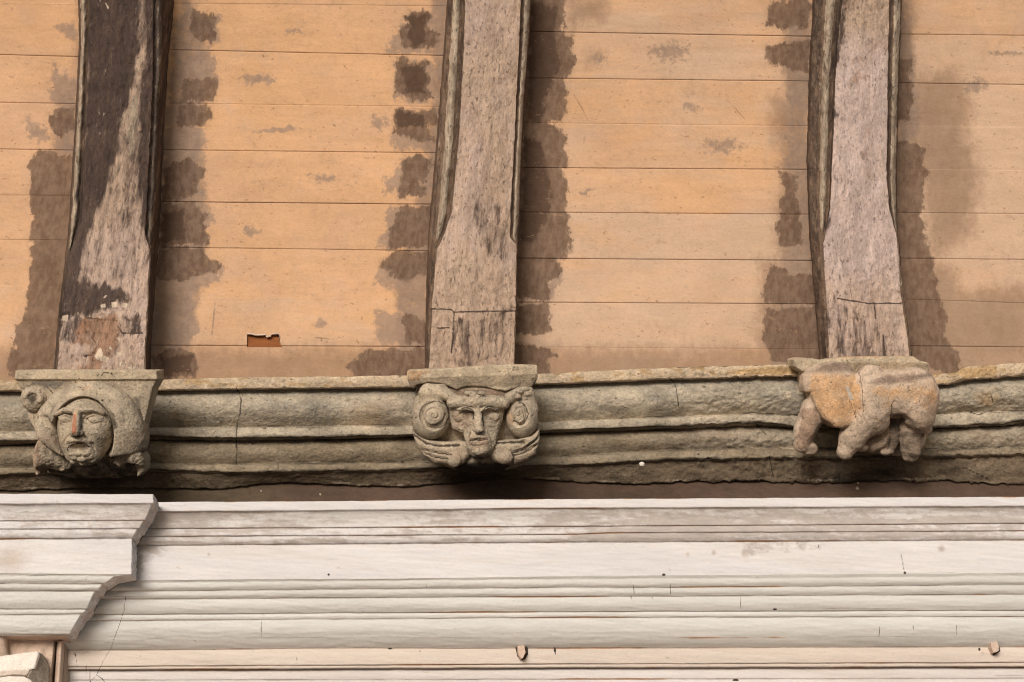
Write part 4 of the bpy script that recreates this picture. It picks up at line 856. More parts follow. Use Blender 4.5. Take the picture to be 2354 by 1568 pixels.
# ================================================================== carved corbels: sculpted as distance fields, then meshed
f4 = np.float32
def smin(a, b, k):
    h = np.clip(.5+.5*(b-a)/k, 0, 1); return b+(a-b)*h-k*h*(1-h)
def smax(a, b, k): return -smin(-a, -b, k)
class Field:
    """u right, v down (both in the units of the measured crop), w out of the wall towards the viewer"""
    def __init__(s, lo, hi, h):
        s.lo = np.array(lo, float); s.h = h
        n = np.ceil((np.array(hi)-s.lo)/h).astype(int)+1
        s.u = (s.lo[0]+h*np.arange(n[0])).astype(f4)[:,None,None]; s.v = (s.lo[1]+h*np.arange(n[1])).astype(f4)[None,:,None]
        s.w = (s.lo[2]+h*np.arange(n[2])).astype(f4)[None,None,:]; s.n = n
        s.F = np.full(n, 1e4, f4)
    def ell(s, c, r, rot=0):
        du, dv, dw = s.u-f4(c[0]), s.v-f4(c[1]), s.w-f4(c[2])
        if rot: ca, sa = f4(math.cos(rot)), f4(math.sin(rot)); du, dv = du*ca+dv*sa, -du*sa+dv*ca
        a, b, g = (du/f4(r[0]))**2, (dv/f4(r[1]))**2, (dw/f4(r[2]))**2
        k0 = np.sqrt(a+b+g); k1 = np.sqrt(a/f4(r[0]**2)+b/f4(r[1]**2)+g/f4(r[2]**2))+f4(1e-9)
        return k0*(k0-1)/k1
    def cap(s, a, b, ra, rb=None):
        rb = ra if rb is None else rb
        a = np.array(a, float); b = np.array(b, float); d = b-a; L = float(d@d)+1e-9
        pu, pv, pw = s.u-f4(a[0]), s.v-f4(a[1]), s.w-f4(a[2])
        t = np.clip((pu*f4(d[0])+pv*f4(d[1])+pw*f4(d[2]))/f4(L), 0, 1)
        return np.sqrt((pu-t*f4(d[0]))**2+(pv-t*f4(d[1]))**2+(pw-t*f4(d[2]))**2)-(f4(ra)+t*f4(rb-ra))
    def tube(s, pts, r, r2=None):
        out = None; n = len(pts)-1; r2 = r if r2 is None else r2
        for i in range(n):
            ra = r+(r2-r)*i/n; rb = r+(r2-r)*(i+1)/n
            d = s.cap(pts[i], pts[i+1], ra, rb); out = d if out is None else np.minimum(out, d)
        return out
    def prism(s, pts, w0, w1, rnd=12):
        """w1: number or array over (u, v)"""
        U = np.broadcast_to(s.u[:,:,0], s.n[:2]).astype(float); V = np.broadcast_to(s.v[:,:,0], s.n[:2]).astype(float)
        d2 = sd_poly(U, V, pts).astype(f4)+f4(rnd)
        w1 = (w1(U, V) if callable(w1) else np.full(U.shape, w1)).astype(f4)
        dz = np.maximum(s.w-(w1[:,:,None]-f4(rnd)), f4(w0)-s.w)
        d2 = d2[:,:,None]
        return np.minimum(np.maximum(d2, dz), 0)+np.sqrt(np.maximum(d2, 0)**2+np.maximum(dz, 0)**2)-f4(rnd)
    def box(s, c, r, rnd): 
        q = [np.abs(x-f4(cc))-f4(rr-rnd) for x, cc, rr in zip((s.u, s.v, s.w), c, r)]
        return np.sqrt(sum(np.maximum(x, 0)**2 for x in q))+np.minimum(np.maximum(np.maximum(q[0], q[1]), q[2]), 0)-f4(rnd)
    def add(s, d, k=0): s.F = np.minimum(s.F, d) if k == 0 else smin(s.F, d, f4(k)); return s
    def sub(s, d, k=0): s.F = np.maximum(s.F, -d) if k == 0 else smax(s.F, -d, f4(k)); return s
    def mesh(s):
        F = s.F.copy(); F[0]=F[-1]=abs(F[0])+1; F[:,0]=abs(F[:,0])+1; F[:,-1]=abs(F[:,-1])+1; F[:,:,0]=abs(F[:,:,0])+1; F[:,:,-1]=abs(F[:,:,-1])+1
        S = F < 0
        cnt = np.zeros(tuple(np.array(F.shape)-1), np.int8)
        corners = [(i,j,k) for i in (0,1) for j in (0,1) for k in (0,1)]
        nx, ny, nz = F.shape
        for i,j,k in corners: cnt += S[i:nx-1+i, j:ny-1+j, k:nz-1+k]
        act = np.argwhere((cnt > 0) & (cnt < 8)); N = len(act)
        vals = {c: F[act[:,0]+c[0], act[:,1]+c[1], act[:,2]+c[2]] for c in corners}
        acc = np.zeros((N,3)); n = np.zeros(N)
        for a in corners:
            for ax in range(3):
                if a[ax]: continue
                b = list(a); b[ax] = 1; b = tuple(b)
                fa, fb_ = vals[a], vals[b]; m = (fa < 0) != (fb_ < 0)
                t = np.where(m, fa/(fa-fb_+1e-12), 0)
                p = np.array(a, float)[None,:]+np.zeros((N,1)); p[:,ax] += t
                acc += p*m[:,None]; n += m
        Vv = act+acc/n[:,None]
        idx = np.full(cnt.shape, -1, np.int32); idx[act[:,0],act[:,1],act[:,2]] = np.arange(N)
        Q = []
        for ax in range(3):
            a1, a2 = [(1,2),(2,0),(0,1)][ax]
            sl0 = [slice(None)]*3; sl1 = [slice(None)]*3; sl0[ax] = slice(0,-1); sl1[ax] = slice(1,None)
            e = np.argwhere(S[tuple(sl0)] != S[tuple(sl1)])
            ok = (e[:,a1] > 0) & (e[:,a2] > 0) & (e[:,a1] < F.shape[a1]-1) & (e[:,a2] < F.shape[a2]-1); e = e[ok]
            ins = S[e[:,0],e[:,1],e[:,2]]
            def at(d1, d2):
                q = e.copy(); q[:,a1] -= d1; q[:,a2] -= d2; return idx[q[:,0],q[:,1],q[:,2]]
            q = np.stack([at(1,1), at(0,1), at(0,0), at(1,0)], -1)
            q[~ins] = q[~ins][:,::-1]; Q.append(q)
        Q = np.concatenate(Q)[:,::-1]
        return s.lo+Vv*s.h, Q
def vnorm(V, Q):
    n = np.cross(V[Q[:,2]]-V[Q[:,0]], V[Q[:,3]]-V[Q[:,1]]); N = np.zeros_like(V)
    for k in range(4): np.add.at(N, Q[:,k], n)
    return N/(np.linalg.norm(N, axis=1)[:,None]+1e-9)
class Corbel:
    def __init__(s, name, label, k, ox, oy, cu, cv, out):
        s.k, s.cu, s.cv = k, cu, cv
        s.o = P(np.array(cu*k+ox), np.array(cv*k+oy), out)
        s.s = float((s.o-CAM)@fwd)/F_PX*k
        s.e = empty(name, s.o+np.array([0,.1,-.02]), label, 'corbel', 'carved corbels under the beams')
    def part(s, nm, fl, mat, att=None, rough=6, fine=2.5, parent=None, label=None, rsc=70.):
        V, Q = fl.mesh()
        N = vnorm(V, Q)                       # in (u, v, w) with faces wound for the flipped v axis
        if (N[:,2]*(V[:,2] > np.percentile(V[:,2], 85))).sum() < 0: N = -N
        dis = rough*2*(fbm(V[:,0]/rsc, V[:,1]/rsc, V[:,2]/rsc, o=4)-.5)+fine*2*(fbm(V[:,0]/16, V[:,1]/16, V[:,2]/16, o=3)-.5)
        V2 = V+N*dis[:,None]
        Wd = s.o+s.s*((V2[:,0]-s.cu)[:,None]*rgt-(V2[:,1]-s.cv)[:,None]*up-V2[:,2][:,None]*fwd)
        A = {'dark': np.zeros(len(V)), 'cream': np.zeros(len(V))}
        wu = V[:,0]+14*(fbm(V[:,0]/30, V[:,1]/30, V[:,2]/30, o=3)-.5)*2; wv = V[:,1]+14*(fbm(V[:,0]/30+50, V[:,1]/30, V[:,2]/30, o=3)-.5)*2
        if att: A.update(att(wu, wv, V[:,2]))
        o = mesh_obj(nm, Wd, Q, mat, parent or s.e, A)
        if label: o['label'] = label
        return o
def near(d, w): return np.clip(1-d/w, 0, 1)

# ---- 1: the wide-hooded head
C1 = Corbel('carved_corbel', 'carved stone head in a wide arched hood, with a red streak down its nose', .2064, 0, 823.6, 950, 760, .27)
h = 8
f = Field((120,90,-420),(1790,1150,60), h)
f.add(f.prism([(165,132),(700,130),(1745,134),(1748,230),(1690,330),(1650,480),(1600,660),(1500,1100),(520,1100),(300,700),(215,345),(165,255)], -400, lambda U,V: np.where(V<235, 0, -25-70*np.clip((V-235)/350,0,1)), 14))
C1.part('abacus', f, M_carve, lambda u,v,w: dict(cream=np.clip(.85-.5*np.clip((v-230)/60,0,1),0,1), blue=.8*mask(u,v,[[(300,240),(760,245),(600,370),(560,330),(330,300)]],30)+.7*mask(u,v,[[(1460,400),(1560,480),(1560,600),(1500,560)]],25),
    dark=np.maximum.reduce([.9*near(sd_line(u,v,[(1110,205),(1150,165),(1240,160),(1265,215)]),9), .9*near(sd_line(u,v,[(515,320),(575,385)]),12)])), rough=7, fine=3)
f = Field((300,220,-420),(1680,1300,330), h)
hood = [(372,640),(440,540),(600,385),(800,283),(1000,250),(1190,262),(1400,385),(1535,560),(1600,760),(1615,900),(1595,1010),(1520,1060),(1300,1090),(700,1090),(560,1010),(420,900),(372,760)]
f.add(smax(f.ell((985,830,-170),(660,640,450)), f.prism(hood, -400, 260, 30), f4(40)))
f.sub(f.ell((965,850,200),(352,432,430)), 16)
f.sub(f.prism([(560,650),(640,820),(700,1060),(560,1000),(430,900),(370,760),(400,640)], 95, 400, 20), 80)
for a, b, r in (((1215,500,120),(1300,640,40),24),((1290,640,70),(1330,800,30),18),((1180,470,160),(1250,560,110),14)): f.sub(f.cap(a,b,r), 10)
C1.part('hood', f, M_carve, lambda u,v,w: dict(cream=.62*mask(u,v,[[(640,400),(1000,255),(1300,330),(1350,480),(960,430),(700,470)]],60), shdw=.5*np.clip((v-700)/200,0,1)*np.clip((900-u)/250,0,1)+.5*mask(u,v,[[(1380,760),(1620,760),(1580,1040),(1350,1000)]],60),  # lower flanks greyer, the right flank's shading painted in
    dark=np.maximum.reduce([.62*mask(u,v,[[(1200,480),(1330,600),(1370,760),(1300,850),(1230,700)]],30), .5*mask(u,v,[[(600,500),(720,460),(640,640),(640,900),(560,700)]],40)]), ochre=.45*mask(u,v,[[(900,290),(1060,280),(1020,380),(900,370)]],40)), rough=8, fine=3)
f = Field((600,410,-200),(1340,1230,380), 6)
f.add(f.ell((962,740,0),(322,330,262))); f.add(f.ell((955,930,20),(262,240,236)), 90)
f.add(f.ell((945,1080,60),(190,105,150)), 60)
f.add(f.ell((800,840,150),(90,120,90)), 60); f.add(f.ell((1100,830,150),(90,120,90)), 60)
f.sub(f.ell((785,668,296),(122,72,104),.1), 18); f.sub(f.ell((1092,672,290),(128,82,112),-.08), 18)
f.add(f.tube([(680,610,190),(780,565,236),(880,575,262)],26,30), 30); f.add(f.tube([(985,570,262),(1090,562,236),(1190,600,180)],30,24), 30)
f.add(f.ell((785,672,190),(84,46,40)), 6); f.add(f.ell((1096,674,184),(88,50,42)), 6)
f.add(f.tube([(705,648,190),(790,620,222),(872,656,214)],12), 6); f.add(f.tube([(1012,648,212),(1090,620,218),(1180,656,180)],12), 6)
f.add(f.tube([(712,704,188),(790,730,214),(865,706,210)],11), 6); f.add(f.tube([(1010,696,210),(1080,738,212),(1172,718,180)],14), 6)
f.sub(f.tube([(1030,640,258),(1100,632,262),(1150,670,236),(1100,700,252),(1050,680,266)],8), 5)
f.add(f.cap((930,545,245),(918,800,318),38,58), 18); f.add(f.ell((872,815,285),(36,32,40)), 14); f.add(f.ell((968,815,283),(36,32,40)), 14)
f.sub(f.ell((885,852,300),(26,18,40)), 8); f.sub(f.ell((955,852,300),(24,18,40)), 8)
f.sub(f.tube([(800,1015,238),(830,965,262),(880,940,280),(940,932,286),(1000,940,278),(1048,975,262),(1085,1030,232)],30), 8)
f.sub(f.ell((938,992,270),(124,56,100)), 8)
f.add(f.tube([(840,1050,214),(930,1040,226),(1025,1050,214)],26), 14)
f.add(f.tube([(800,900,236),(930,893,280),(1070,905,226)],22), 26)
f.sub(f.tube([(840,840,268),(770,930,232),(745,1030,200)],13), 16); f.sub(f.tube([(990,840,262),(1085,940,226),(1110,1040,190)],13), 16)
f.sub(f.tube([(740,1000,205),(775,1060,200)],16), 8)
for q in ((880,1090,200,46),(960,1110,195,52),(1040,1085,180,44),(920,1050,226,34),(1000,1050,220,34),(960,1160,150,40),(860,1140,150,44),(1060,1130,140,40)): f.add(f.ell(q[:3],(q[3],q[3]*.7,q[3]*.8)), 10)
C1.part('face', f, M_carve, lambda u,v,w: dict(cream=.64*mask(u,v,[[(650,720),(850,700),(900,860),(800,1000),(690,900)]],50)+.5*blob(u,v,1080,780,120,60)+.4*blob(u,v,950,480,160,50),
    red=np.clip(np.maximum(mask(u,v,[[(890,660),(935,650),(948,800),(920,830),(893,800)]],12,1), .6*mask(u,v,[[(885,610),(935,600),(938,660),(890,660)]],10,1)),0,1),
    ochre=.7*mask(u,v,[[(890,600),(930,560),(940,640),(885,670)]],16), white=.5*mask(u,v,[[(760,620),(860,600),(870,700),(790,690)]],30),
    blue=.75*mask(u,v,[[(940,560),(975,560),(1000,800),(960,830),(945,700)]],22)+.5*mask(u,v,[[(1080,830),(1290,800),(1220,1060),(1080,1000)]],60),  # shadow side of nose and right cheek painted blue-grey
    dark=np.maximum.reduce([.95*near(np.abs(sd_line(u,v,[(805,1010),(830,962),(880,938),(940,930),(1000,938),(1045,970)])),16), .8*near(sd_line(u,v,[(1020,660),(1060,700),(1110,718),(1160,705)]),9), .8*near(sd_line(u,v,[(985,575),(1090,572),(1150,590)]),9), .7*near(sd_line(u,v,[(760,575),(880,588)]),9), .85*near(sd_line(u,v,[(880,850),(960,850)]),16), .5*mask(u,v,[[(1230,600),(1300,650),(1300,1000),(1230,1060)]],30), .7*near(sd_line(u,v,[(745,1000),(775,1065)]),12)])), rough=5, fine=3.5, rsc=50.)
f = Field((190,270,-260),(540,640,70), 7)
f.add(f.ell((362,445,-100),(152,158,120))); f.sub(f.ell((350,450,60),(120,125,75)), 14)
f.add(f.tube([(270,430,-20),(330,370,-5),(420,380,-5),(450,450,-10),(400,510,-10),(320,500,-20)],22), 14)
C1.part('scroll_stub', f, M_carve, lambda u,v,w: dict(dark=.62*np.clip(1.2-np.hypot(u-350,v-445)/135,0,1)+.0*u, cream=.3+0*u), rough=14, fine=8, rsc=40.)
for pts_, tip, nm in (([(445,885),(500,905),(570,950),(700,1065),(850,1150),(770,1215),(650,1275),(500,1235),(440,1255),(405,1315),(378,1290),(362,1090),(395,980)], (420,1120,70), 'shoulder_stump'),
                      ([(1290,1085),(1345,1022),(1480,1000),(1562,1052),(1592,1150),(1585,1255),(1505,1330),(1480,1190),(1400,1165),(1310,1222),(1230,1172)], (1470,1080,40), 'shoulder_stump')):
    pa = np.array(pts_); f = Field((pa[:,0].min()-30,pa[:,1].min()-30,-420),(pa[:,0].max()+30,pa[:,1].max()+30,170), 7)
    f.add(f.prism(pts_, -400, lambda U,V: 60-.55*np.abs(U-tip[0])-.35*np.maximum(V-tip[1],0), 34)); f.sub(f.ell((tip[0]+(170 if tip[0]<900 else -20),1260,40),(230,80,170)), 40)
    C1.part(nm, f, M_carve, lambda u,v,w: dict(pinkr=.6*np.clip((560-u)/120,0,1), dark=.5*fbm(u/50,v/50)*1.2*np.clip((u-440)/60,0,1)), rough=12, fine=6, rsc=45.)
f = Field((380,950,-480),(1640,1420,60), 9)
f.add(f.prism([(430,980),(1560,980),(1570,1200),(1480,1310),(1200,1370),(700,1375),(450,1300)], -470, lambda U,V: -60-.5*np.maximum(V-1000,0)-.9*np.maximum(V-1180,0), 60))
C1.part('base', f, M_carve, lambda u,v,w: dict(dark=.5+.3*(fbm(u/60,v/60)-.3)), rough=14, fine=5, rsc=60.)  # underside shade put into the colour along with soot

# ---- 2: mask between two scrolls
C2 = Corbel('carved_corbel', 'carved stone mask with a long nose between two big scrolls, under the middle beam', .1923, 904.5, 823.6, 960, 720, .27)
f = Field((120,50,-480),(1760,430,60), 8)
f.add(f.prism([(158,155),(185,138),(330,133),(700,118),(1000,97),(1390,74),(1600,82),(1712,86),(1722,120),(1718,240),(1690,300),(1650,345),(1480,350),(1350,392),(1230,380),(1100,347),(940,333),(830,345),(740,376),(650,330),(560,300),(400,290),(270,320),(232,366),(195,350),(165,265)], -470,
    lambda U,V: np.where(V<245-.03*(U-160), 0, -4-62*np.clip((V-(245-.03*(U-160)))/130,0,1)), 16))
C2.part('abacus', f, M_carve, lambda u,v,w: dict(cream=.72*np.clip(1-(v-200)/160,0.2,1), ochre=.62*mask(u,v,[[(150,140),(330,140),(340,220),(220,300),(160,260)]],20)+.45*mask(u,v,[[(330,120),(470,130),(420,190),(320,180)]],20),
    dark=.62*mask(u,v,[[(1640,240),(1720,180),(1720,330),(1650,350)]],14)*.8), rough=7, fine=3)
f = Field((170,270,-620),(1780,1470,40), 10)
f.add(f.prism([(270,300),(1650,330),(1715,560),(1738,800),(1735,1010),(1710,1180),(1560,1310),(1300,1400),(1000,1425),(750,1390),(480,1270),(285,1060),(215,800),(230,540)], -600, lambda U,V: -95-.34*np.maximum(V-700,0)-1.0*np.maximum(V-1190,0)-.00045*(U-960)**2*.35, 60))
f.add(f.ell((1000,1200,-250),(430,150,220)), 60)
C2.part('bell', f, M_carve, lambda u,v,w: dict(dark=np.maximum(.5*fbm(u/70,v/70)*1.2, .78*mask(u,v,[[(620,1250),(820,1215),(1000,1240),(1250,1225),(1420,1260),(1330,1440),(740,1440)]],50)), shdw=.7*mask(u,v,[[(680,360),(1380,370),(1330,470),(700,470)]],25)), rough=10, fine=4)  # gap above the brow has its shadow painted in
for side in (0, 1):
    if side == 0:
        f = Field((180,290,-320),(800,1010,240), 6.5)
        f.add(f.ell((440,715,-60),(236,258,190))); f.add(f.cap((420,420,-60),(560,400,-70),125,90), 60); f.add(f.tube([(560,400,-40),(660,450,20),(760,500,50)],80,60), 40)
        th = np.linspace(R_(-55), R_(-395), 26); q = [(505+ (158-.0*i)*math.cos(t), 672+(150)*math.sin(t), 92) for i, t in enumerate(th)]
        f.sub(f.tube(q, 36), 10); f.add(f.ell((490,672,66),(130,128,62)), 4)
        tt = np.linspace(0, 1, 34); aa = R_(200)-tt*R_(560); rr_ = 22+108*tt
        f.sub(f.tube([(490+r_*math.cos(a_)*1.0, 672+r_*math.sin(a_), 66+62*math.sqrt(max(1-(r_/130)**2, .02))-2) for r_, a_ in zip(rr_, aa)], 9, 22), 7)
        f.sub(f.tube([(650,400,70),(700,470,100),(690,560,120)],14), 10)
        att = lambda u,v,w: dict(cream=.62*mask(u,v,[[(300,330),(560,320),(700,480),(330,560),(230,800),(230,600)]],60)+.55*blob(u,v,480,640,110,90), dark=np.maximum.reduce([.75*near(np.abs(np.hypot((u-505)/1.0,(v-672))-158),18)*np.clip((u-330)/60,0,1), .5*mask(u,v,[[(540,760),(580,700),(570,780),(500,820)]],20)]), blue=.6*mask(u,v,[[(330,560),(420,480),(520,500),(380,560)]],30))
    else:
        f = Field((1290,320,-320),(1760,990,220), 6.5)
        f.add(f.ell((1535,715,-70),(192,240,180))); f.add(f.tube([(1390,470,20),(1500,410,-20),(1610,400,-70)],70,60), 40); f.add(f.cap((1600,450,-70),(1640,620,-70),90,90), 40)
        th = np.linspace(R_(-110), R_(130), 22); q = [(1498+102*math.cos(t), 662+132*math.sin(t), 88) for t in th]
        f.sub(f.tube(q, 30), 10); f.add(f.ell((1492,655,58),(86,110,56)), 5)
        tt = np.linspace(0, 1, 30); aa = R_(-20)+tt*R_(500); rr_ = .15+.83*tt
        f.sub(f.tube([(1492+84*r_*math.cos(a_), 655+108*r_*math.sin(a_), 58+56*math.sqrt(max(1-r_**2, .02))-2) for r_, a_ in zip(rr_, aa)], 8, 18), 6)
        f.sub(f.tube([(1380,560,90),(1460,505,70),(1600,490,30)],16), 12); f.sub(f.tube([(1445,720,130),(1445,860,110)],12), 12)
        for q in ((1420,440,50,40),(1500,395,30,46),(1570,370,0,42),(1600,430,0,44),(1480,460,50,36)): f.add(f.ell(q[:3],(q[3]*1.2,q[3]*.8,q[3])), 10)
        att = lambda u,v,w: dict(cream=.45*blob(u,v,1490,650,90,100)+.3*np.clip((u-1600)/60,0,1), ochre=.5*mask(u,v,[[(1340,600),(1420,560),(1440,760),(1350,860)]],40), dark=np.maximum.reduce([.7*near(np.abs(np.hypot((u-1498)/102,(v-662)/132)-1)*110,18)*np.clip((u-1440)/60,0,1), .5*mask(u,v,[[(1310,560),(1360,560),(1350,900),(1300,850)]],26), .55*near(sd_line(u,v,[(1380,560),(1460,505),(1600,490)]),20), .55*near(sd_line(u,v,[(1400,450),(1480,420),(1560,350)]),14)]))
    C2.part('scroll', f, M_carve, att, rough=6, fine=2.5)
f = Field((620,390,-350),(1400,1290,330), 6)
f.add(f.prism([(690,470),(770,450),(960,440),(1200,445),(1352,475),(1330,600),(1290,760),(1250,900),(1225,1010),(1160,1130),(1060,1210),(950,1190),(885,1060),(830,890),(700,840),(668,720),(662,640)], -330, lambda U,V: 120-.00095*(U-1000)**2+40*np.clip((V-900)/150,0,1)-.9*np.maximum(V-1080,0), 50))
f.add(f.tube([(700,530,60),(850,525,130),(1000,520,160),(1160,525,130),(1320,540,70)],66), 40)
f.sub(f.ell((820,695,200),(140,92,136)), 22); f.sub(f.ell((1185,685,200),(118,100,136)), 22)
f.add(f.ell((815,695,70),(98,58,36)), 18); f.add(f.ell((1180,695,70),(86,62,36)), 18)
f.add(f.tube([(770,610,140),(880,588,170),(955,610,190)],17,20), 10); f.add(f.tube([(1055,610,190),(1130,580,170),(1240,600,120)],20,16), 10)
f.add(f.cap((1003,560,170),(1020,830,226),36,54), 16); f.add(f.ell((1020,848,236),(62,34,46)), 14)
f.sub(f.ell((985,890,215),(22,14,40)), 8); f.sub(f.ell((1056,886,215),(22,14,40)), 8)
f.add(f.ell((1030,1020,110),(150,170,110)), 40)
f.add(f.tube([(930,945,196),(1020,925,226),(1110,935,194)],17), 18); f.add(f.tube([(940,1000,196),(1030,1010,222),(1120,985,190)],19), 18)
f.sub(f.tube([(915,975,218),(970,962,236),(1040,972,242),(1125,958,208)],12), 6)
f.sub(f.tube([(845,890,140),(865,990,150),(905,1110,120)],12), 14); f.sub(f.tube([(1165,890,150),(1190,980,140),(1165,1080,120)],12), 14)
f.add(f.ell((1035,1090,180),(95,60,60)), 20)
f.add(f.tube([(900,880,150),(880,960,160),(920,1060,150)],26), 24)
for q in ((890,410,120,34),(960,440,150,40),(1020,460,160,34),(1050,415,120,34),(960,400,110,36)): f.add(f.ell(q[:3],(q[3]*1.3,q[3]*.7,q[3]*.8)), 12)
C2.part('face', f, M_carve, lambda u,v,w: dict(cream=.55*mask(u,v,[[(870,400),(1060,400),(1060,440),(980,490)]],16)+.5*mask(u,v,[[(970,600),(1050,600),(1070,860),(970,840)]],24)+.35*mask(u,v,[[(700,470),(1340,480),(1300,570),(720,580)]],50),
    pinkr=.5*mask(u,v,[[(680,620),(960,620),(940,860),(700,820)],[(880,900),(1180,900),(1150,1100),(920,1100)]],40),
    dark=np.maximum.reduce([.85*near(sd_line(u,v,[(810,600),(870,578),(940,600),(965,640),(960,720)]),13), .85*near(sd_line(u,v,[(1065,620),(1100,580),(1160,570),(1230,600)]),13), .9*near(sd_line(u,v,[(950,850),(1010,885),(1085,870)]),13), .9*near(sd_line(u,v,[(915,972),(980,962),(1040,972),(1120,958)]),13), .6*mask(u,v,[[(900,1120),(1150,1130),(1060,1240),(940,1200)]],40), .5*mask(u,v,[[(1240,700),(1340,600),(1300,800),(1230,900)]],30), .7*near(sd_line(u,v,[(1060,640),(1075,800)]),12)])), rough=11, fine=6, rsc=42.)
LEAF = ((0, [(205,850),(300,930),(430,985),(620,1000),(800,990),(930,1010),(930,1160),(840,1260),(740,1300),(640,1275),(500,1262),(360,1170),(270,1050)], [([(250,930,60),(400,1022,70),(560,1045,80),(780,1035,80)],30),([(330,1092,60),(470,1118,70),(700,1150,80)],17),([(360,1128,60),(500,1188,70),(650,1192,80)],20)], ((725,1212,62),(84,88,60)), 700),
        (1, [(1745,850),(1640,930),(1480,970),(1230,985),(1100,1000),(1090,1150),(1210,1245),(1320,1270),(1450,1275),(1600,1225),(1700,1150),(1745,1000)], [([(1220,1010,70),(1400,1004,70),(1560,1000,60)],30),([(1425,1128,70),(1560,1085,60),(1730,950,40)],18),([(1440,1160,70),(1580,1120,60),(1700,1040,40)],18),([(1400,1100,70),(1440,1180,70),(1425,1270,70)],15)], ((1318,1180,58),(112,80,66)), 1290))
for side, outl, grooves, ball, u0 in LEAF:
    pa = np.array(outl); f = Field((pa[:,0].min()-40,pa[:,1].min()-40,-330),(pa[:,0].max()+40,pa[:,1].max()+40,150), 6.5)
    f.add(f.prism(outl, -320, lambda U,V: 62-.00045*(U-u0)**2-.25*np.maximum(V-1150,0), 60))
    for g_, r_ in grooves: f.sub(f.tube([(a_, b_, c_-.00045*(a_-u0)**2) for a_, b_, c_ in g_], r_+5), 7)
    f.add(f.ell(*ball), 5)
    C2.part('leaf_scroll', f, M_carve, lambda u,v,w: dict(pinkr=.4*np.clip((v-1000)/60,0,1), cream=.42*fbm(u/50,v/50)*1.5,
        dark=np.maximum.reduce([.8*near(sd_line(u,v,[(p[0],p[1]) for p in g_]), r_*1.1) for g_, r_ in grooves])), rough=6, fine=3)

# ---- 3: the four-legged beast
C3 = Corbel('carved_corbel', 'orange-stained carved beast walking with lowered head, under the pale lilac beam', .1782, 1794.4, 801.6, 1130, 640, .25)
f = Field((140,70,-620),(2010,760,40), 10)
f.add(f.prism([(560,150),(700,135),(840,112),(1100,104),(1310,104),(1720,100),(1750,120),(1800,158),(1890,170),(1925,195),(1938,330),(1925,600),(1880,740),(560,740),(320,500),(300,300),(420,220)], -600, lambda U,V: -30-70*np.clip((V-180)/150,0,1), 22))
f.add(f.prism([(172,140),(265,116),(400,125),(540,150),(590,175),(430,262),(285,300),(180,232)], -600, -60, 26))
C3.part('abacus', f, M_carve, lambda u,v,w: dict(cream=.85+0*u, ochre=.55*np.clip((150-v)/40,0,1)*fbm(u/120,v/40)*1.6, dark=.8*near(sd_line(u,v,[(1190,200),(1240,240),(1285,320)]),9)), rough=9, fine=4)
f = Field((130,120,-420),(2020,1520,430), 9)
f.add(f.ell((1440,590,20),(560,320,330))); f.add(f.ell((1725,650,60),(275,410,320)), 130); f.add(f.ell((1080,640,80),(280,360,300)), 110)
f.add(f.box((1450,470,-60),(500,170,190),110), 60)
f.sub(f.ell((1490,1010,60),(205,185,330)), 60)
f.add(f.cap((1090,820,140),(900,1130,130),250,168), 80); f.add(f.cap((900,1130,130),(810,1315,110),158,112), 50); f.add(f.ell((1190,930,90),(190,180,180)), 60); f.add(f.ell((1010,1270,20),(110,60,90)), 40)
hd = f.prism([(282,345),(330,270),(430,218),(640,165),(840,182),(930,290),(972,470),(985,660),(985,920),(880,985),(740,1018),(650,1005),(500,885),(410,740),(365,600),(362,560),(290,560),(278,480)], -300, lambda U,V: 300+.10*(V-500)-.0013*(U-680)**2-.0016*np.maximum(460-V,0)**2-.0006*np.maximum(V-760,0)**2, 64)
f.add(hd, 22)
f.sub(f.tube([(975,285,235),(985,520,280),(985,720,285),(990,900,270)],27), 12)
f.sub(f.tube([(760,470,300),(830,640,300),(900,830,290),(915,870,280)],18), 10)
f.sub(f.tube([(900,870,330),(820,935,340),(735,990,330)],12), 10)
f.add(f.cap((960,820,210),(940,930,190),62,50), 26)
f.add(f.ell((1135,300,90),(150,95,110)), 40)
f.add(f.cap((440,800,-40),(310,1040,10),185,140), 60); f.add(f.cap((310,1040,10),(268,1230,10),136,108), 40); f.add(f.ell((372,1290,-30),(108,92,90)), 26)
f.add(f.cap((1490,900,-120),(1450,1240,-150),122,90), 40); f.add(f.ell((1400,1335,-150),(95,60,80)), 26)
f.add(f.ell((1750,880,90),(205,150,170)), 60); f.add(f.cap((1735,1030,-110),(1720,1290,-170),195,145), 40); f.add(f.ell((1715,1400,-180),(108,75,80)), 26); f.add(f.ell((1890,1040,-20),(70,70,60)), 24)
f.add(f.cap((1200,1250,-120),(1330,1180,-120),90,110), 40)
f.sub(f.tube([(1385,640,220),(1355,720,232),(1372,830,225),(1365,900,200)],13), 9)
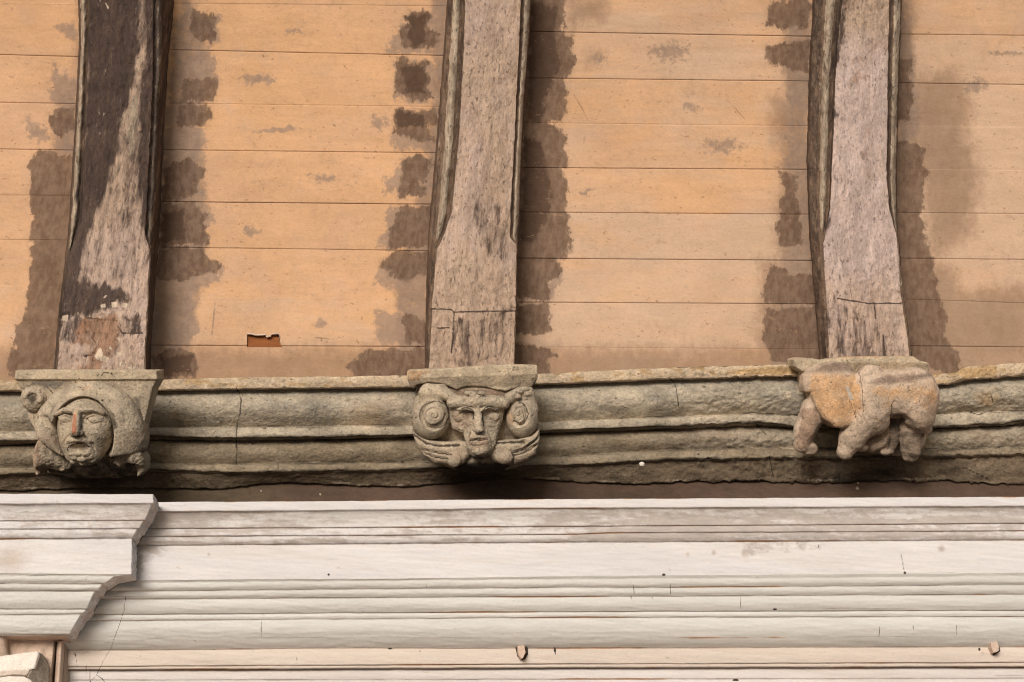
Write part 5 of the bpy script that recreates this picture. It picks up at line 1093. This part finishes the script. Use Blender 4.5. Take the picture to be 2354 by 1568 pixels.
def beast(u, v, w):
    inb = mask(u,v,[[(362,330),(700,320),(900,330),(960,520),(970,760),(900,860),(880,900),(740,1010),(650,1000),(500,880),(400,700),(360,560)]],55)
    inb2 = mask(u,v,[[(990,470),(1200,480),(1450,470),(1700,420),(1960,400),(1975,700),(1960,800),(1880,820),(1760,820),(1660,690),(1500,640),(1390,660),(1340,740),(1240,760),(1250,640),(1120,600),(1050,560)]],70)
    och = np.clip(np.maximum(1.15*inb, .72*inb2)*np.clip(.46+.75*fbm(u/90,v/90),0,1), 0, 1)
    shdw = np.maximum(mask(u,v,[[(300,300),(560,170),(860,160),(1060,180),(1000,300),(940,310),(700,300),(380,330)]],45,.72), mask(u,v,[[(1010,440),(1290,330),(1700,310),(1950,290),(1965,350),(1720,400),(1400,462),(1150,468)]],45,.76))  # shading of the upward-facing back and head, painted on
    dark = np.maximum.reduce([.9*near(sd_line(u,v,[(1385,660),(1355,720),(1372,830),(1362,900)]),16), .85*near(sd_line(u,v,[(975,300),(980,600),(985,850)]),9), .8*near(sd_line(u,v,[(830,640),(905,850),(900,870)]),9),
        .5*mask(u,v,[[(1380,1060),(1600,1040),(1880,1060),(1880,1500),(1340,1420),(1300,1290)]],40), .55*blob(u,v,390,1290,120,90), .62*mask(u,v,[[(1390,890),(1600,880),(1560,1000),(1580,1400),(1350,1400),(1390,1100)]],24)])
    return dict(peach=.75+0*u, ochre=och, shdw=shdw, dark=dark, pinkr=.8*mask(u,v,[[(260,760),(420,760),(480,900),(400,1150),(360,1240),(230,1310),(160,1240),(220,1000)]],24), blue=.55*mask(u,v,[[(430,900),(620,960),(480,1150),(390,1170)]],30), white=.8*mask(u,v,[[(760,465),(830,480),(880,650),(840,660),(800,560)]],14), cream=.2*mask(u,v,[[(1000,540),(1250,640),(1180,900),(1000,900)]],50)*(1-och))
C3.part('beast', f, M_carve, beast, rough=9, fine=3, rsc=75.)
f = Field((1000,900,-620),(2010,1500,-60), 12)
f.add(f.prism([(1020,900),(1900,900),(1850,1300),(1700,1420),(1300,1380),(1040,1330)], -600, lambda U,V: -190-.4*np.maximum(V-1000,0), 60))
C3.part('base', f, M_carve, lambda u,v,w: dict(dark=.5*fbm(u/60,v/60)*1.2), rough=14, fine=5, rsc=60.)
